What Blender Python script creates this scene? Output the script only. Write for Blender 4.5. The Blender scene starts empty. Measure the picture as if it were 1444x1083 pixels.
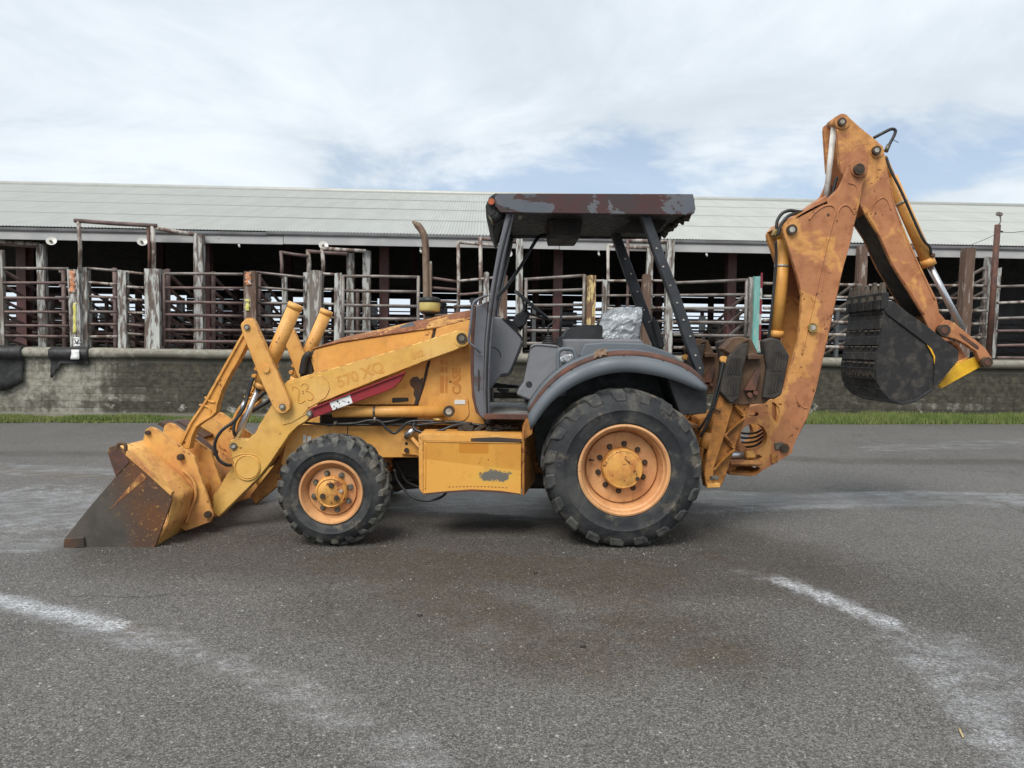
import bpy, bmesh, math, random
import numpy as np
from mathutils import Vector, Matrix, Euler, noise as mnoise
from math import radians as R, sin, cos, pi, tan, atan2

random.seed(7)
SC = bpy.context.scene
COL = SC.collection

# ------------------------------------------------------------------ camera, sky, sun
F = 1040.0                       # focal length in photograph pixels (1444 wide)
CAM = Vector((0.0, 0.0, 1.55))
PITCH, ROLL = 2.83, 0.79
cd = bpy.data.cameras.new('camera')
cd.sensor_width = 36.0
cd.lens = 36.0 * F / 1444.0
cd.clip_start, cd.clip_end = 0.05, 2000.0
cam = bpy.data.objects.new('camera', cd)
COL.objects.link(cam)
RC = Euler((R(90 - PITCH), 0, 0)).to_matrix() @ Matrix.Rotation(R(ROLL), 3, 'Z')
cam.matrix_world = Matrix.Translation(CAM) @ RC.to_4x4()
SC.camera = cam

SUN_EL, SUN_AZ = 52.0, 205.0     # behind and left of the camera, veiled by cloud
world = bpy.data.worlds.new('World')
SC.world = world
world.use_nodes = True
sun = bpy.data.lights.new('sun', 'SUN')
sun.energy = 2.3
sun.angle = R(32)
sun.color = (1.0, 0.965, 0.92)
so = bpy.data.objects.new('sun', sun)
COL.objects.link(so)
sd = Vector((sin(R(SUN_AZ)) * cos(R(SUN_EL)), cos(R(SUN_AZ)) * cos(R(SUN_EL)), sin(R(SUN_EL))))
so.rotation_euler = sd.to_track_quat('Z', 'Y').to_euler()
so.location = sd * 50

SC.view_settings.view_transform = 'Standard'
SC.view_settings.look = 'None'
SC.view_settings.exposure = 0.6
SC.view_settings.gamma = 1.0
SC.view_settings.use_curve_mapping = False


def S(r, g, b):
    f = lambda c: ((c / 255 + 0.055) / 1.055) ** 2.4 if c > 10 else c / 255 / 12.92
    return (f(r), f(g), f(b), 1.0)


# ------------------------------------------------------------------ node helper
class NT:
    def __init__(s, tree):
        s.t = tree
        s.t.nodes.clear()

    def n(s, typ, **kw):
        nd = s.t.nodes.new(typ)
        for k, v in kw.items():
            setattr(nd, k, v)
        return nd

    def put(s, sock, v):
        if v is None:
            return
        if isinstance(v, bpy.types.NodeSocket):
            s.t.links.new(v, sock)
        else:
            if hasattr(sock.default_value, '__len__') and len(sock.default_value) == 4 and len(v) == 3:
                v = (*v, 1)
            sock.default_value = v

    def obj(s):
        return s.n('ShaderNodeTexCoord').outputs['Object']

    def rnd(s):
        return s.n('ShaderNodeObjectInfo').outputs['Random']

    def map(s, vec, scale=(1, 1, 1), loc=(0, 0, 0), rot=(0, 0, 0)):
        m = s.n('ShaderNodeMapping')
        s.put(m.inputs['Vector'], vec)
        s.put(m.inputs['Scale'], scale)
        s.put(m.inputs['Location'], loc)
        s.put(m.inputs['Rotation'], rot)
        return m.outputs[0]

    def noise(s, vec, scale=5, detail=5, rough=.55, dist=0.0, color=False):
        m = s.n('ShaderNodeTexNoise')
        s.put(m.inputs['Vector'], vec)
        s.put(m.inputs['Scale'], scale)
        s.put(m.inputs['Detail'], detail)
        s.put(m.inputs['Roughness'], rough)
        s.put(m.inputs['Distortion'], dist)
        return m.outputs['Color' if color else 'Fac']

    def vor(s, vec, scale=5, feature='F1', out='Distance'):
        m = s.n('ShaderNodeTexVoronoi', feature=feature)
        s.put(m.inputs['Vector'], vec)
        s.put(m.inputs['Scale'], scale)
        return m.outputs[out]

    def step(s, v, a, b, lo=0.0, hi=1.0):
        m = s.n('ShaderNodeMapRange', clamp=True)
        m.interpolation_type = 'SMOOTHSTEP'
        s.put(m.inputs['Value'], v)
        m.inputs['From Min'].default_value = a
        m.inputs['From Max'].default_value = b
        m.inputs['To Min'].default_value = lo
        m.inputs['To Max'].default_value = hi
        return m.outputs[0]

    def math(s, op, a, b=None, clamp=False):
        m = s.n('ShaderNodeMath', operation=op, use_clamp=clamp)
        s.put(m.inputs[0], a)
        s.put(m.inputs[1], b)
        return m.outputs[0]

    def mix(s, fac, a, b, blend='MIX'):
        m = s.n('ShaderNodeMix', data_type='RGBA', blend_type=blend)
        s.put(m.inputs[0], fac)
        s.put(m.inputs[6], a)
        s.put(m.inputs[7], b)
        return m.outputs[2]

    def attr(s, name):
        return s.n('ShaderNodeAttribute', attribute_name=name).outputs['Fac']

    def sep(s, vec):
        m = s.n('ShaderNodeSeparateXYZ')
        s.put(m.inputs[0], vec)
        return m.outputs

    def bump(s, h, strength=.3, dist=.01, normal=None):
        m = s.n('ShaderNodeBump')
        s.put(m.inputs['Height'], h)
        m.inputs['Strength'].default_value = strength
        m.inputs['Distance'].default_value = dist
        s.put(m.inputs['Normal'], normal)
        return m.outputs[0]

    def out(s, color, rough=.6, metal=0.0, normal=None, spec=.5, trans=None, emit=None, coat=None):
        p = s.n('ShaderNodeBsdfPrincipled')
        s.put(p.inputs['Base Color'], color)
        s.put(p.inputs['Roughness'], rough)
        s.put(p.inputs['Metallic'], metal)
        s.put(p.inputs['Normal'], normal)
        s.put(p.inputs['Specular IOR Level'], spec)
        if trans is not None:
            s.put(p.inputs['Transmission Weight'], trans)
        if coat is not None:
            s.put(p.inputs['Coat Weight'], coat)
        o = s.n('ShaderNodeOutputMaterial')
        s.t.links.new(p.outputs[0], o.inputs[0])
        return p


def newmat(name):
    m = bpy.data.materials.new(name)
    m.use_nodes = True
    return m, NT(m.node_tree)


# ------------------------------------------------------------------ sky: Nishita behind a broken deck of cloud
def build_sky():
    t = NT(world.node_tree)
    tc = t.n('ShaderNodeTexCoord').outputs['Generated']
    sky = t.n('ShaderNodeTexSky', sky_type='NISHITA')
    sky.sun_disc = False
    sky.sun_elevation = R(SUN_EL)
    sky.sun_rotation = R(SUN_AZ)
    sky.air_density, sky.dust_density, sky.ozone_density = 1.0, 1.6, 1.2
    b1 = t.n('ShaderNodeBackground')
    t.put(b1.inputs[0], sky.outputs[0])
    b1.inputs[1].default_value = 0.10
    x, y, z = t.sep(tc)
    zc = t.math('ADD', t.math('MAXIMUM', z, 0.0), 0.16)
    cx, cy = t.math('DIVIDE', x, zc), t.math('DIVIDE', y, zc)
    cv = t.n('ShaderNodeCombineXYZ')
    t.put(cv.inputs[0], cx)
    t.put(cv.inputs[1], cy)
    v = t.map(cv.outputs[0], (1, 1, 1), (3.1, 1.7, 0))
    n1 = t.noise(v, 0.75, 9, .55, .3)
    n2 = t.noise(t.map(v, (1, 1, 1), (9, 4, 2)), 1.6, 9, .6, .5)
    # a broken band low over the horizon, closed deck above
    el = t.math('ARCSINE', t.math('MINIMUM', t.math('MAXIMUM', z, -1), 1))
    band = t.math('MULTIPLY', t.step(el, R(5), R(11)), t.step(el, R(19), R(14)))
    cover = t.math('SUBTRACT', t.math('ADD', t.math('MULTIPLY', n1, .7), t.math('MULTIPLY', n2, .3)), t.math('MULTIPLY', band, 0.135))
    fac = t.step(cover, 0.24, 0.40)
    fac = t.math('MAXIMUM', fac, 0.40)
    shade = t.step(t.math('ADD', t.math('MULTIPLY', n2, .6), t.math('MULTIPLY', n1, .4)), 0.36, 0.66)
    ccol = t.mix(shade, S(180, 189, 197), S(205, 212, 218))
    low = t.step(el, R(10), R(0))
    ccol = t.mix(low, ccol, S(192, 203, 213))
    b2 = t.n('ShaderNodeBackground')
    t.put(b2.inputs[0], ccol)
    b2.inputs[1].default_value = 1.0
    mx = t.n('ShaderNodeMixShader')
    t.put(mx.inputs[0], fac)
    t.t.links.new(b1.outputs[0], mx.inputs[1])
    t.t.links.new(b2.outputs[0], mx.inputs[2])
    o = t.n('ShaderNodeOutputWorld')
    t.t.links.new(mx.outputs[0], o.inputs[0])


build_sky()


# ------------------------------------------------------------------ pixel rays -> points at known depth
def ray(px, py):
    return RC @ Vector(((px - 722.0) / F, (541.5 - py) / F, -1.0))


def P(px, py, Y):
    d = ray(px, py)
    return CAM + d * ((Y - CAM.y) / d.y)


def gz(x):
    return 0.01 * max(-20.0, min(20.0, x))


def G(px, py):
    d = ray(px, py)
    return CAM + d * (CAM.z / (0.01 * d.x - d.z))


BA = R(2.33)
BU, BN = Vector((cos(BA), sin(BA), 0)), Vector((-sin(BA), cos(BA), 0))
BP = Vector((0, 15.8, 0))        # front of the dock


def B(px, py, off):              # pixel -> (u, v, z) in the barn's own frame
    d = ray(px, py)
    t = ((BP - CAM).dot(BN) + off) / d.dot(BN)
    p = CAM + d * t - BP
    return Vector((p.dot(BU), off, p.z))


def BW(u, v, z):
    return BP + BU * u + BN * v + Vector((0, 0, z))


# ------------------------------------------------------------------ materials
def paint(name, base, alt, grime=(0.10, 0.06, 0.03), grime_amt=.35, rust=(0.085, 0.032, 0.014), rust_thr=.66,
          rough=.5, patch=(.42, .62), scale=1.3, streak=.4, edge=.75, seed=0.0):
    m, t = newmat(name)
    v = t.map(t.obj(), (1, 1, 1), (seed, seed * .7, seed * 1.3))
    p1 = t.step(t.noise(v, scale, 7, .6, .6), *patch)
    col = t.mix(p1, base, alt)
    fine = t.noise(v, 9, 8, .65)
    col = t.mix(t.math('MULTIPLY', t.step(fine, .42, .72), grime_amt), col, grime)
    # tone drift
    col = t.mix(t.step(t.noise(v, 3.3, 4, .5), .3, .75, 0, .22), col, (1, .9, .75, 1), 'SOFT_LIGHT')
    st = t.noise(t.map(v, (14, 14, 1.1)), 1.0, 6, .6)
    col = t.mix(t.math('MULTIPLY', t.step(st, .55, .75), streak), col, grime)
    # scratches
    sc = t.noise(t.map(v, (3, 3, 70), (0, 0, 0), (0, .5, 0)), 1.0, 4, .6)
    col = t.mix(t.step(sc, .69, .73, 0, .5), col, rust)
    # chipped paint
    ch = t.math('ADD', t.math('MULTIPLY', t.noise(v, 26, 6, .6), .6), t.math('MULTIPLY', t.noise(v, 4.2, 3), .4))
    chm = t.step(ch, rust_thr - .06, rust_thr - .03)
    e = t.attr('edge')
    em = t.math('MULTIPLY', t.math('MULTIPLY', e, edge), t.step(t.noise(v, 17, 6, .65), .40, .58))
    wear = t.math('MAXIMUM', chm, em)
    rc = t.mix(t.step(t.noise(v, 33, 4), .3, .7), rust, (rust[0] * 2.6, rust[1] * 2.3, rust[2] * 1.9, 1))
    col = t.mix(wear, col, rc)
    rg = t.math('ADD', t.math('MULTIPLY', wear, .25), t.step(fine, .2, .8, rough - .08, rough + .14))
    h = t.math('SUBTRACT', t.math('MULTIPLY', t.noise(v, 60, 4), .25), wear)
    t.out(col, rg, 0, t.bump(h, .25, .004), .4)
    return m


def simple(name, a, b=None, rough=.6, metal=0.0, scale=6, bumps=.15, spec=.4, stretch=(1, 1, 1), thr=(.35, .65),
           rv=.12, rnd=False, bscale=40):
    m, t = newmat(name)
    v = t.obj()
    if rnd:
        k = t.n('ShaderNodeCombineXYZ')
        r = t.math('MULTIPLY', t.rnd(), 37.0)
        t.put(k.inputs[0], r)
        t.put(k.inputs[2], r)
        av = t.n('ShaderNodeVectorMath', operation='ADD')
        t.put(av.inputs[0], v)
        t.put(av.inputs[1], k.outputs[0])
        v = av.outputs[0]
    v = t.map(v, stretch)
    n1 = t.noise(v, scale, 7, .62, .3)
    col = t.mix(t.step(n1, *thr), a, b or tuple(c * .7 for c in a[:3]) + (1,))
    rg = t.step(t.noise(v, scale * 2.3, 5), .3, .7, rough - rv, rough + rv)
    nb = t.noise(v, bscale, 5, .6)
    t.out(col, rg, metal, t.bump(nb, bumps, .004), spec)
    return m


MACHINE = (0.0, 6.75, 0.0)
M = {}
M['arm'] = paint('arm_yellow_paint', S(209, 161, 80), S(216, 173, 100), S(160, 112, 58), .4, rust_thr=.685, rough=.48, streak=.25)
M['body'] = paint('body_orange_paint', S(209, 149, 72), S(214, 159, 88), S(158, 104, 52), .4, rust_thr=.68, rough=.45, seed=3, streak=.3)
M['boom'] = paint('boom_weathered_paint', S(168, 113, 76), S(199, 143, 82), S(122, 70, 42), .55, rust_thr=.66, rough=.6, seed=7,
                  patch=(.49, .56), scale=2.2, streak=.35)
M['brown'] = paint('muddy_yellow_paint', S(150, 98, 44), S(172, 116, 54), S(66, 44, 28), .7, rust_thr=.62, rough=.6, seed=12, streak=.6)
M['rim'] = paint('rim_paint', S(204, 153, 104), S(191, 136, 92), S(130, 84, 52), .35, rust_thr=.67, rough=.55, seed=5, scale=3)
M['hub'] = paint('hub_paint', S(208, 152, 78), S(184, 118, 62), S(70, 40, 26), .5, rust_thr=.64, rough=.55, seed=6, scale=6)
M['bucketpaint'] = paint('bucket_worn_paint', S(212, 160, 88), S(196, 136, 80), S(124, 76, 48), .5, rust_thr=.655, rough=.55, seed=9, scale=2.6, streak=.5)
M['yellow'] = paint('bright_yellow_paint', S(226, 176, 40), S(214, 158, 40), S(140, 96, 34), .4, rust_thr=.66, rough=.5, seed=2)
M['rusttop'] = paint('rusty_hood_paint', S(128, 82, 52), S(196, 148, 82), S(84, 44, 30), .7, rust=(.12, .05, .03), rust_thr=.58, rough=.7, seed=4, scale=4, patch=(.5, .6))
M['red'] = paint('red_strut_paint', S(136, 34, 44), S(126, 26, 38), S(96, 40, 36), .4, rust_thr=.70, rough=.5, seed=8)
M['steel'] = simple('worn_bucket_steel', S(66, 60, 56), S(104, 66, 40), .55, .25, 3.2, .25, thr=(.42, .68))
M['dark'] = simple('dark_digger_steel', S(38, 37, 37), S(82, 76, 69), .65, .05, 9, .6, thr=(.46, .78), bscale=55)
M['black'] = simple('black_rubber', (.014, .014, .015, 1), (.028, .028, .028, 1), .55, 0, 8, .1)
M['blackpaint'] = simple('black_post_paint', S(44, 46, 50), S(58, 60, 64), .45, 0, 5, .1)
M['under'] = simple('greasy_underside', (.02, .017, .014, 1), (.045, .034, .024, 1), .6, 0, 6, .3)
M['grey'] = simple('grey_cab_plastic', S(124, 125, 128), S(112, 112, 116), .6, 0, 3, .08)
M['greypaint'] = simple('grey_fender_paint', S(99, 105, 110), S(88, 93, 98), .55, 0, 2.5, .08, thr=(.3, .7))
M['postgrey'] = simple('cab_post_grey', S(98, 99, 104), S(80, 66, 62), .5, 0, 3, .1, thr=(.52, .62))
M['rust'] = simple('brown_rust', S(100, 66, 52), S(74, 54, 48), .75, 0, 7, .35)
M['chrome'] = simple('chrome_rod', S(206, 208, 212), S(186, 188, 192), .3, .85, 3, .0, rv=.04)
M['pin'] = simple('steel_pin', S(128, 124, 112), S(72, 64, 54), .5, .5, 30, .2)
M['pinlight'] = simple('pin_face', S(186, 184, 176), S(140, 134, 120), .5, .3, 30, .2)
M['darkpin'] = simple('dark_pin', S(58, 52, 46), S(84, 66, 50), .6, .3, 30, .2)
M['white'] = simple('white_label', S(226, 226, 224), S(206, 206, 202), .5, 0, 20, .05)
M['ink'] = simple('label_ink', S(46, 52, 50), S(60, 64, 64), .5, 0, 20, .05)
M['ghostdark'] = simple('dark_ghost_lettering', S(184, 118, 50), S(194, 128, 56), .6, 0, 18, .05)
M['beige'] = simple('beige_primer', S(156, 132, 108), S(112, 84, 70), .7, 0, 22, .2)
M['ghost'] = simple('ghost_lettering', S(198, 142, 66), S(206, 152, 72), .6, 0, 18, .05)
M['exhaust'] = simple('exhaust_pipe', S(140, 122, 104), S(106, 84, 70), .6, .4, 5, .25)
M['cream'] = simple('cream_plastic', S(196, 180, 110), S(170, 152, 90), .5, 0, 6, .1)
M['seat'] = simple('black_vinyl', (.022, .022, .024, 1), (.04, .04, .042, 1), .5, 0, 6, .2)
M['lens'] = simple('orange_lens', S(190, 104, 66), S(160, 80, 50), .3, 0, 8, .05)
M['clearlens'] = simple('lamp_glass', S(150, 148, 120), S(110, 110, 92), .25, 0, 8, .1)
M['floor'] = simple('cab_floor', S(138, 136, 132), S(104, 100, 96), .6, .2, 5, .25)
M['hose'] = simple('hydraulic_hose', (.018, .018, .019, 1), (.03, .03, .03, 1), .42, 0, 8, .08)
M['tooth'] = simple('tooth_steel', S(104, 94, 82), S(78, 70, 62), .6, .3, 12, .3)
M['brass'] = simple('brass_fitting', S(176, 150, 90), S(120, 100, 60), .4, .6, 20, .1)
M['padrubber'] = simple('pad_rubber', S(44, 42, 40), S(64, 58, 52), .8, 0, 9, .4)
M['padsteel'] = simple('pad_steel', S(104, 82, 62), S(80, 58, 44), .75, .1, 6, .35)


def canopy_mat():
    m, t = newmat('canopy_peeling_paint')
    v = t.obj()
    n = t.noise(t.map(v, (2.2, 1.5, 4.5), (3.4, 0, 1.1)), 1.0, 8, .62, .5)
    peel = t.step(n, .53, .545)
    und = t.mix(t.step(t.noise(v, 7, 5), .35, .65), S(72, 42, 42), S(60, 50, 50))
    top = t.mix(t.step(t.noise(v, 5, 5), .3, .7), S(96, 96, 98), S(86, 90, 98))
    col = t.mix(peel, und, top)
    h = t.math('ADD', peel, t.math('MULTIPLY', t.noise(v, 50, 4), .15))
    t.out(col, t.step(peel, 0, 1, .6, .42), 0, t.bump(h, .4, .003), .4)
    return m


M['canopy'] = canopy_mat()


def tyre_mat(name, seed, chalk=.55):
    m, t = newmat(name)
    v = t.map(t.obj(), (1, 1, 1), (seed, 0, 0))
    n = t.noise(v, 4, 8, .65, .4)
    col = t.mix(t.step(n, .40, .72), S(35, 37, 40), S(74, 74, 71))
    # chalky dirt caught on the shoulder lugs
    e = t.attr('edge')
    dn = t.step(t.noise(v, 14, 7, .7), .36, .64)
    col = t.mix(t.math('MULTIPLY', t.math('MULTIPLY', e, dn), chalk), col, S(124, 122, 112))
    col = t.mix(t.step(t.noise(t.map(v, (1, 1, 1), (7, 3, 1)), 6, 7, .72), .52, .70, 0, .6), col, S(118, 108, 92))
    t.out(col, t.step(n, .3, .7, .62, .82), 0, t.bump(t.noise(v, 45, 6, .65), .25, .004), .35)
    return m


M['tyre'] = tyre_mat('tyre_rubber', 0)
M['tyre_rear'] = tyre_mat('rear_tyre_rubber', 4, .22)


def box_mat():
    """Battery box: faded decal, clean lower band, scuffed oval and a row of nicks (box-local metres, x from left, z from top)."""
    m, t = newmat('battery_box_paint')
    v = t.obj()
    x, y, z = t.sep(v)
    col = t.mix(t.step(t.noise(v, 2.2, 6), .4, .65), S(205, 148, 62), S(198, 138, 56))
    nn = t.noise(v, 12, 8, .7)
    # cleaner lower band below a slanted tide line
    c0, c1 = P(596, 647, 5.85), P(735, 664, 5.85)
    base = Vector(MACHINE)
    sl = (c1.z - c0.z) / (c1.x - c0.x)
    line = t.math('SUBTRACT', z, t.math('ADD', t.math('MULTIPLY', t.math('SUBTRACT', x, c0.x - base.x), sl), c0.z - base.z))
    lower = t.step(line, .004, -.004)
    col = t.mix(t.math('MULTIPLY', lower, .75), col, S(224, 164, 76))
    col = t.mix(t.step(nn, .52, .72, 0, .35), col, S(150, 104, 48))
    # decal
    a, b = P(647, 624, 5.85) - base, P(689, 640, 5.85) - base
    dec = t.math('MULTIPLY', t.math('MULTIPLY', t.step(x, a.x, a.x + .003), t.step(x, b.x, b.x - .003)),
                 t.math('MULTIPLY', t.step(z, b.z, b.z + .003), t.step(z, a.z, a.z - .003)))
    col = t.mix(dec, col, S(188, 124, 40))
    # scuff
    q = P(699, 671, 5.85) - base
    dx = t.math('DIVIDE', t.math('SUBTRACT', x, q.x), .145)
    dz = t.math('DIVIDE', t.math('SUBTRACT', z, q.z), .062)
    rr = t.math('SQRT', t.math('ADD', t.math('MULTIPLY', dx, dx), t.math('MULTIPLY', dz, dz)))
    rr = t.math('ADD', rr, t.math('MULTIPLY', t.math('SUBTRACT', t.noise(v, 16, 7, .75), .5), 2.2))
    halo = t.step(rr, 1.5, .8)
    col = t.mix(t.math('MULTIPLY', halo, .5), col, S(206, 168, 70))
    col = t.mix(t.step(rr, .85, .72), col, S(104, 100, 92))
    ch = t.step(t.noise(v, 30, 6), .68, .71)
    col = t.mix(t.math('MAXIMUM', ch, t.math('MULTIPLY', t.attr('edge'), t.step(t.noise(v, 20, 5), .42, .6))), col, S(96, 58, 38))
    t.out(col, .5, 0, t.bump(t.noise(v, 40, 4), .1, .003), .4)
    return m


def bucket_side_mat():
    m, t = newmat('worn_bucket_side')
    v = t.obj()
    x, y, z = t.sep(v)
    n = t.noise(v, 5, 8, .68, .4)
    f = t.noise(v, 40, 6, .7)
    px0, px1 = P(170, 720, 5.62).x, P(222, 720, 5.62).x
    g = t.math('ADD', t.math('ADD', x, t.math('MULTIPLY', z, .35)), t.math('MULTIPLY', t.math('SUBTRACT', n, .5), .55))
    col = t.mix(t.step(g, px0, px1), t.mix(t.step(n, .35, .7), S(72, 68, 64), S(88, 82, 74)), t.mix(t.step(n, .4, .6), S(104, 70, 46), S(84, 64, 52)))
    col = t.mix(t.math('MULTIPLY', t.step(f, .58, .68), t.step(g, px0 - .05, px0 + .25)), col, S(172, 130, 74))
    col = t.mix(t.step(t.noise(v, 18, 7, .7), .60, .72, 0, .5), col, S(52, 46, 42))
    t.out(col, t.step(n, .3, .7, .42, .62), .15, t.bump(f, .25, .004), .4)
    return m


M['bucketside'] = bucket_side_mat()


def plastic_mat():
    m, t = newmat('crinkled_plastic')
    v = t.obj()
    n = t.noise(v, 6, 4, .6, 1.5)
    col = t.mix(t.step(n, .35, .65), S(176, 180, 184), S(222, 226, 228))
    t.out(col, .14, 0, t.bump(t.noise(v, 16, 3, .5, 2.5), .5, .03), 1.0, coat=.6)
    return m


M['plastic'] = plastic_mat()


def asphalt_mat():
    m, t = newmat('wet_asphalt')
    v = t.obj()
    big = t.noise(v, .35, 6, .6, .4)
    med = t.noise(v, 2.2, 7, .65)
    fine = t.noise(v, 60, 5, .7)
    col = t.mix(t.step(big, .32, .68), (.086, .080, .073, 1), (.124, .116, .107, 1))
    col = t.mix(t.step(med, .38, .72, 0, .4), col, (.145, .138, .130, 1))
    wp = t.n('ShaderNodeVectorMath', operation='ADD')
    t.put(wp.inputs[0], v)
    wv = t.n('ShaderNodeVectorMath', operation='SCALE')
    t.put(wv.inputs[0], t.noise(v, 40, 2, .5, 0, True))
    wv.inputs['Scale'].default_value = .012
    t.t.links.new(wv.outputs[0], wp.inputs[1])
    cel = None
    for sc, lo, hi in ((200, .6, .75), (105, .5, .6)):
        st = t.n('ShaderNodeTexVoronoi', feature='F1')
        t.put(st.inputs['Vector'], wp.outputs[0])
        st.inputs['Scale'].default_value = sc
        c = t.sep(st.outputs['Color'])[0]
        core = t.step(st.outputs['Distance'], .75, .25)
        col = t.mix(t.math('MULTIPLY', t.step(c, .50, 1.0, 0, lo + .15), core), col, (.30, .285, .265, 1))
        col = t.mix(t.step(c, .40, .0, 0, hi), col, (.034, .032, .030, 1))
        hh = t.math('MULTIPLY', c, core)
        cel = hh if cel is None else t.math('ADD', cel, hh)
    col = t.mix(t.step(fine, .55, .75, 0, .5), col, (.03, .028, .026, 1))
    st2 = t.n('ShaderNodeTexVoronoi', feature='F1')
    t.put(st2.inputs['Vector'], wp.outputs[0])
    st2.inputs['Scale'].default_value = 34
    peb = t.math('MULTIPLY', t.step(t.sep(st2.outputs['Color'])[1], .95, .96), t.step(st2.outputs['Distance'], .30, .2))
    col = t.mix(t.math('MULTIPLY', peb, .75), col, (.40, .38, .35, 1))
    mn = t.noise(v, 5, 8, .7)
    wet = t.math('ADD', t.attr('wet'), t.math('MULTIPLY', t.math('SUBTRACT', t.noise(t.map(v, (1, 2.2, 1)), 1.6, 8, .68), .5), 1.5))
    wet = t.step(wet, .22, .75)
    mud = t.step(t.math('ADD', t.attr('mud'), t.math('MULTIPLY', t.math('SUBTRACT', mn, .5), 1.2)), .25, .85)
    col = t.mix(t.math('MULTIPLY', t.step(t.math('ADD', t.attr('damp_shade'), t.math('MULTIPLY', t.math('SUBTRACT', med, .5), 1.0)), .05, .75), .85), col, (.56, .52, .48, 1), 'MULTIPLY')  # darker ground tone, with contact shade under the machine painted in
    col = t.mix(t.math('MULTIPLY', mud, .85), col, (.80, .68, .54, 1), 'MULTIPLY')
    col = t.mix(t.math('MULTIPLY', mud, .14), col, (.09, .074, .056, 1))
    res_sheen = t.step(t.math('ADD', t.attr('residue_sheen'), t.math('MULTIPLY', t.math('SUBTRACT', t.noise(v, 8, 9, .78), .5), 1.5)), .30, 1.05)
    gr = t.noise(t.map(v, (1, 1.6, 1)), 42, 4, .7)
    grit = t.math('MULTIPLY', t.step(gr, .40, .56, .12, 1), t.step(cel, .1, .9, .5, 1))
    wet_sheen = t.math('MULTIPLY', wet, t.step(t.noise(t.map(v, (1, 2.5, 1), (3, 1, 0)), 3.5, 8, .72), .42, .66))
    col = t.mix(t.math('MULTIPLY', t.math('MULTIPLY', wet_sheen, grit), .75), col, (.40, .41, .43, 1))  # sky sheen of the wet patches, painted in as pale grey
    col = t.mix(t.math('MULTIPLY', res_sheen, grit), col, (.66, .68, .70, 1))  # pale residue, plus wet sheen put into the colour
    cv2 = t.n('ShaderNodeVectorMath', operation='ADD')
    t.put(cv2.inputs[0], t.map(v, (.22, .5, 1), (2.2, 1.3, 0)))
    ns = t.n('ShaderNodeVectorMath', operation='SCALE')
    t.put(ns.inputs[0], t.noise(v, .9, 5, .6, 0, True))
    ns.inputs['Scale'].default_value = .22
    t.t.links.new(ns.outputs[0], cv2.inputs[1])
    crk = t.step(t.vor(cv2.outputs[0], 1.0, 'DISTANCE_TO_EDGE'), .0035, .0008)
    crk = t.math('MULTIPLY', crk, t.step(t.noise(v, .6, 3), .50, .60))
    col = t.mix(t.math('MULTIPLY', crk, .6), col, (.022, .020, .018, 1))
    rg = t.step(wet, 0, 1, .75, .40)
    sp = t.step(wet, 0, 1, .35, 1.0)
    h = t.math('ADD', t.math('MULTIPLY', cel, .8), t.math('MULTIPLY', fine, .5))
    h2 = t.noise(v, 1.7, 4)
    nb = t.bump(h, .5, .006, t.bump(h2, .15, .05))
    p = t.out(col, rg, 0, nb, .5)
    t.put(p.inputs['Specular IOR Level'], sp)
    return m


def concrete_mat():
    m, t = newmat('stained_concrete')
    v = t.obj()
    x, y, z = t.sep(v)
    big = t.noise(t.map(v, (.45, 1, .9)), 1.0, 6, .65, .5)
    stk = t.noise(t.map(v, (5, 5, .5)), 1.0, 7, .65)
    fine = t.noise(v, 9, 9, .72)
    base = t.mix(t.step(fine, .3, .7), S(160, 156, 144), S(122, 118, 106))
    dk = t.math('ADD', t.math('MULTIPLY', big, .5), t.math('ADD', t.math('MULTIPLY', stk, .32), t.math('MULTIPLY', fine, .30)))
    # form-board courses: each one holds the algae differently
    zc = t.math('MULTIPLY', z, 6.6)
    row = t.math('FLOOR', zc)
    cv = t.n('ShaderNodeCombineXYZ')
    t.put(cv.inputs[0], t.math('MULTIPLY', x, .35))
    t.put(cv.inputs[1], t.math('MULTIPLY', row, 7.31))
    rown = t.noise(cv.outputs[0], 1.0, 3)
    dk = t.math('ADD', dk, t.math('MULTIPLY', t.math('SUBTRACT', rown, .5), .34))
    cleanleft = t.step(x, -7.2, -9.4, 0, .17)
    dk = t.math('SUBTRACT', dk, cleanleft)
    alg = t.step(dk, .33, .52)
    face = t.step(z, 1.17, 1.11)
    lip = t.step(z, 1.44, 1.22, .1, .8)
    face = t.math('MAXIMUM', face, lip)
    col = t.mix(t.math('MULTIPLY', alg, face), base, t.mix(t.step(fine, .35, .7), S(56, 54, 47), S(88, 84, 72)))
    lime = t.math('MULTIPLY', t.step(t.noise(t.map(v, (2.2, 2, 3.2), (4, 0, 0)), 1.0, 8, .7), .57, .68), t.step(z, .75, .2))
    col = t.mix(t.math('MULTIPLY', lime, .8), col, S(184, 180, 166))
    foot = t.step(z, .10, .02)
    col = t.mix(t.math('MULTIPLY', foot, .6), col, S(150, 146, 132))
    fr = t.math('FRACT', zc)
    jn = t.step(fr, .0, .06)
    h = t.math('ADD', t.math('MULTIPLY', fine, .8), t.math('MULTIPLY', jn, .5))
    t.out(col, .85, 0, t.bump(h, .6, .015), .25)
    return m


def roof_mat():
    m, t = newmat('galvanised_roof')
    v = t.obj()
    r = t.rnd()
    k = t.n('ShaderNodeCombineXYZ')
    t.put(k.inputs[0], t.math('MULTIPLY', r, 53.0))
    av = t.n('ShaderNodeVectorMath', operation='ADD')
    t.put(av.inputs[0], v)
    t.put(av.inputs[1], k.outputs[0])
    n = t.noise(t.map(av.outputs[0], (2.5, .6, 1)), 1.0, 6, .6)
    col = t.mix(t.step(n, .3, .7), S(165, 166, 160), S(175, 176, 170))
    col = t.mix(t.math('MULTIPLY', r, .12), col, S(158, 159, 153))
    t.out(col, .5, .15, None, .4)
    return m


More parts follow.
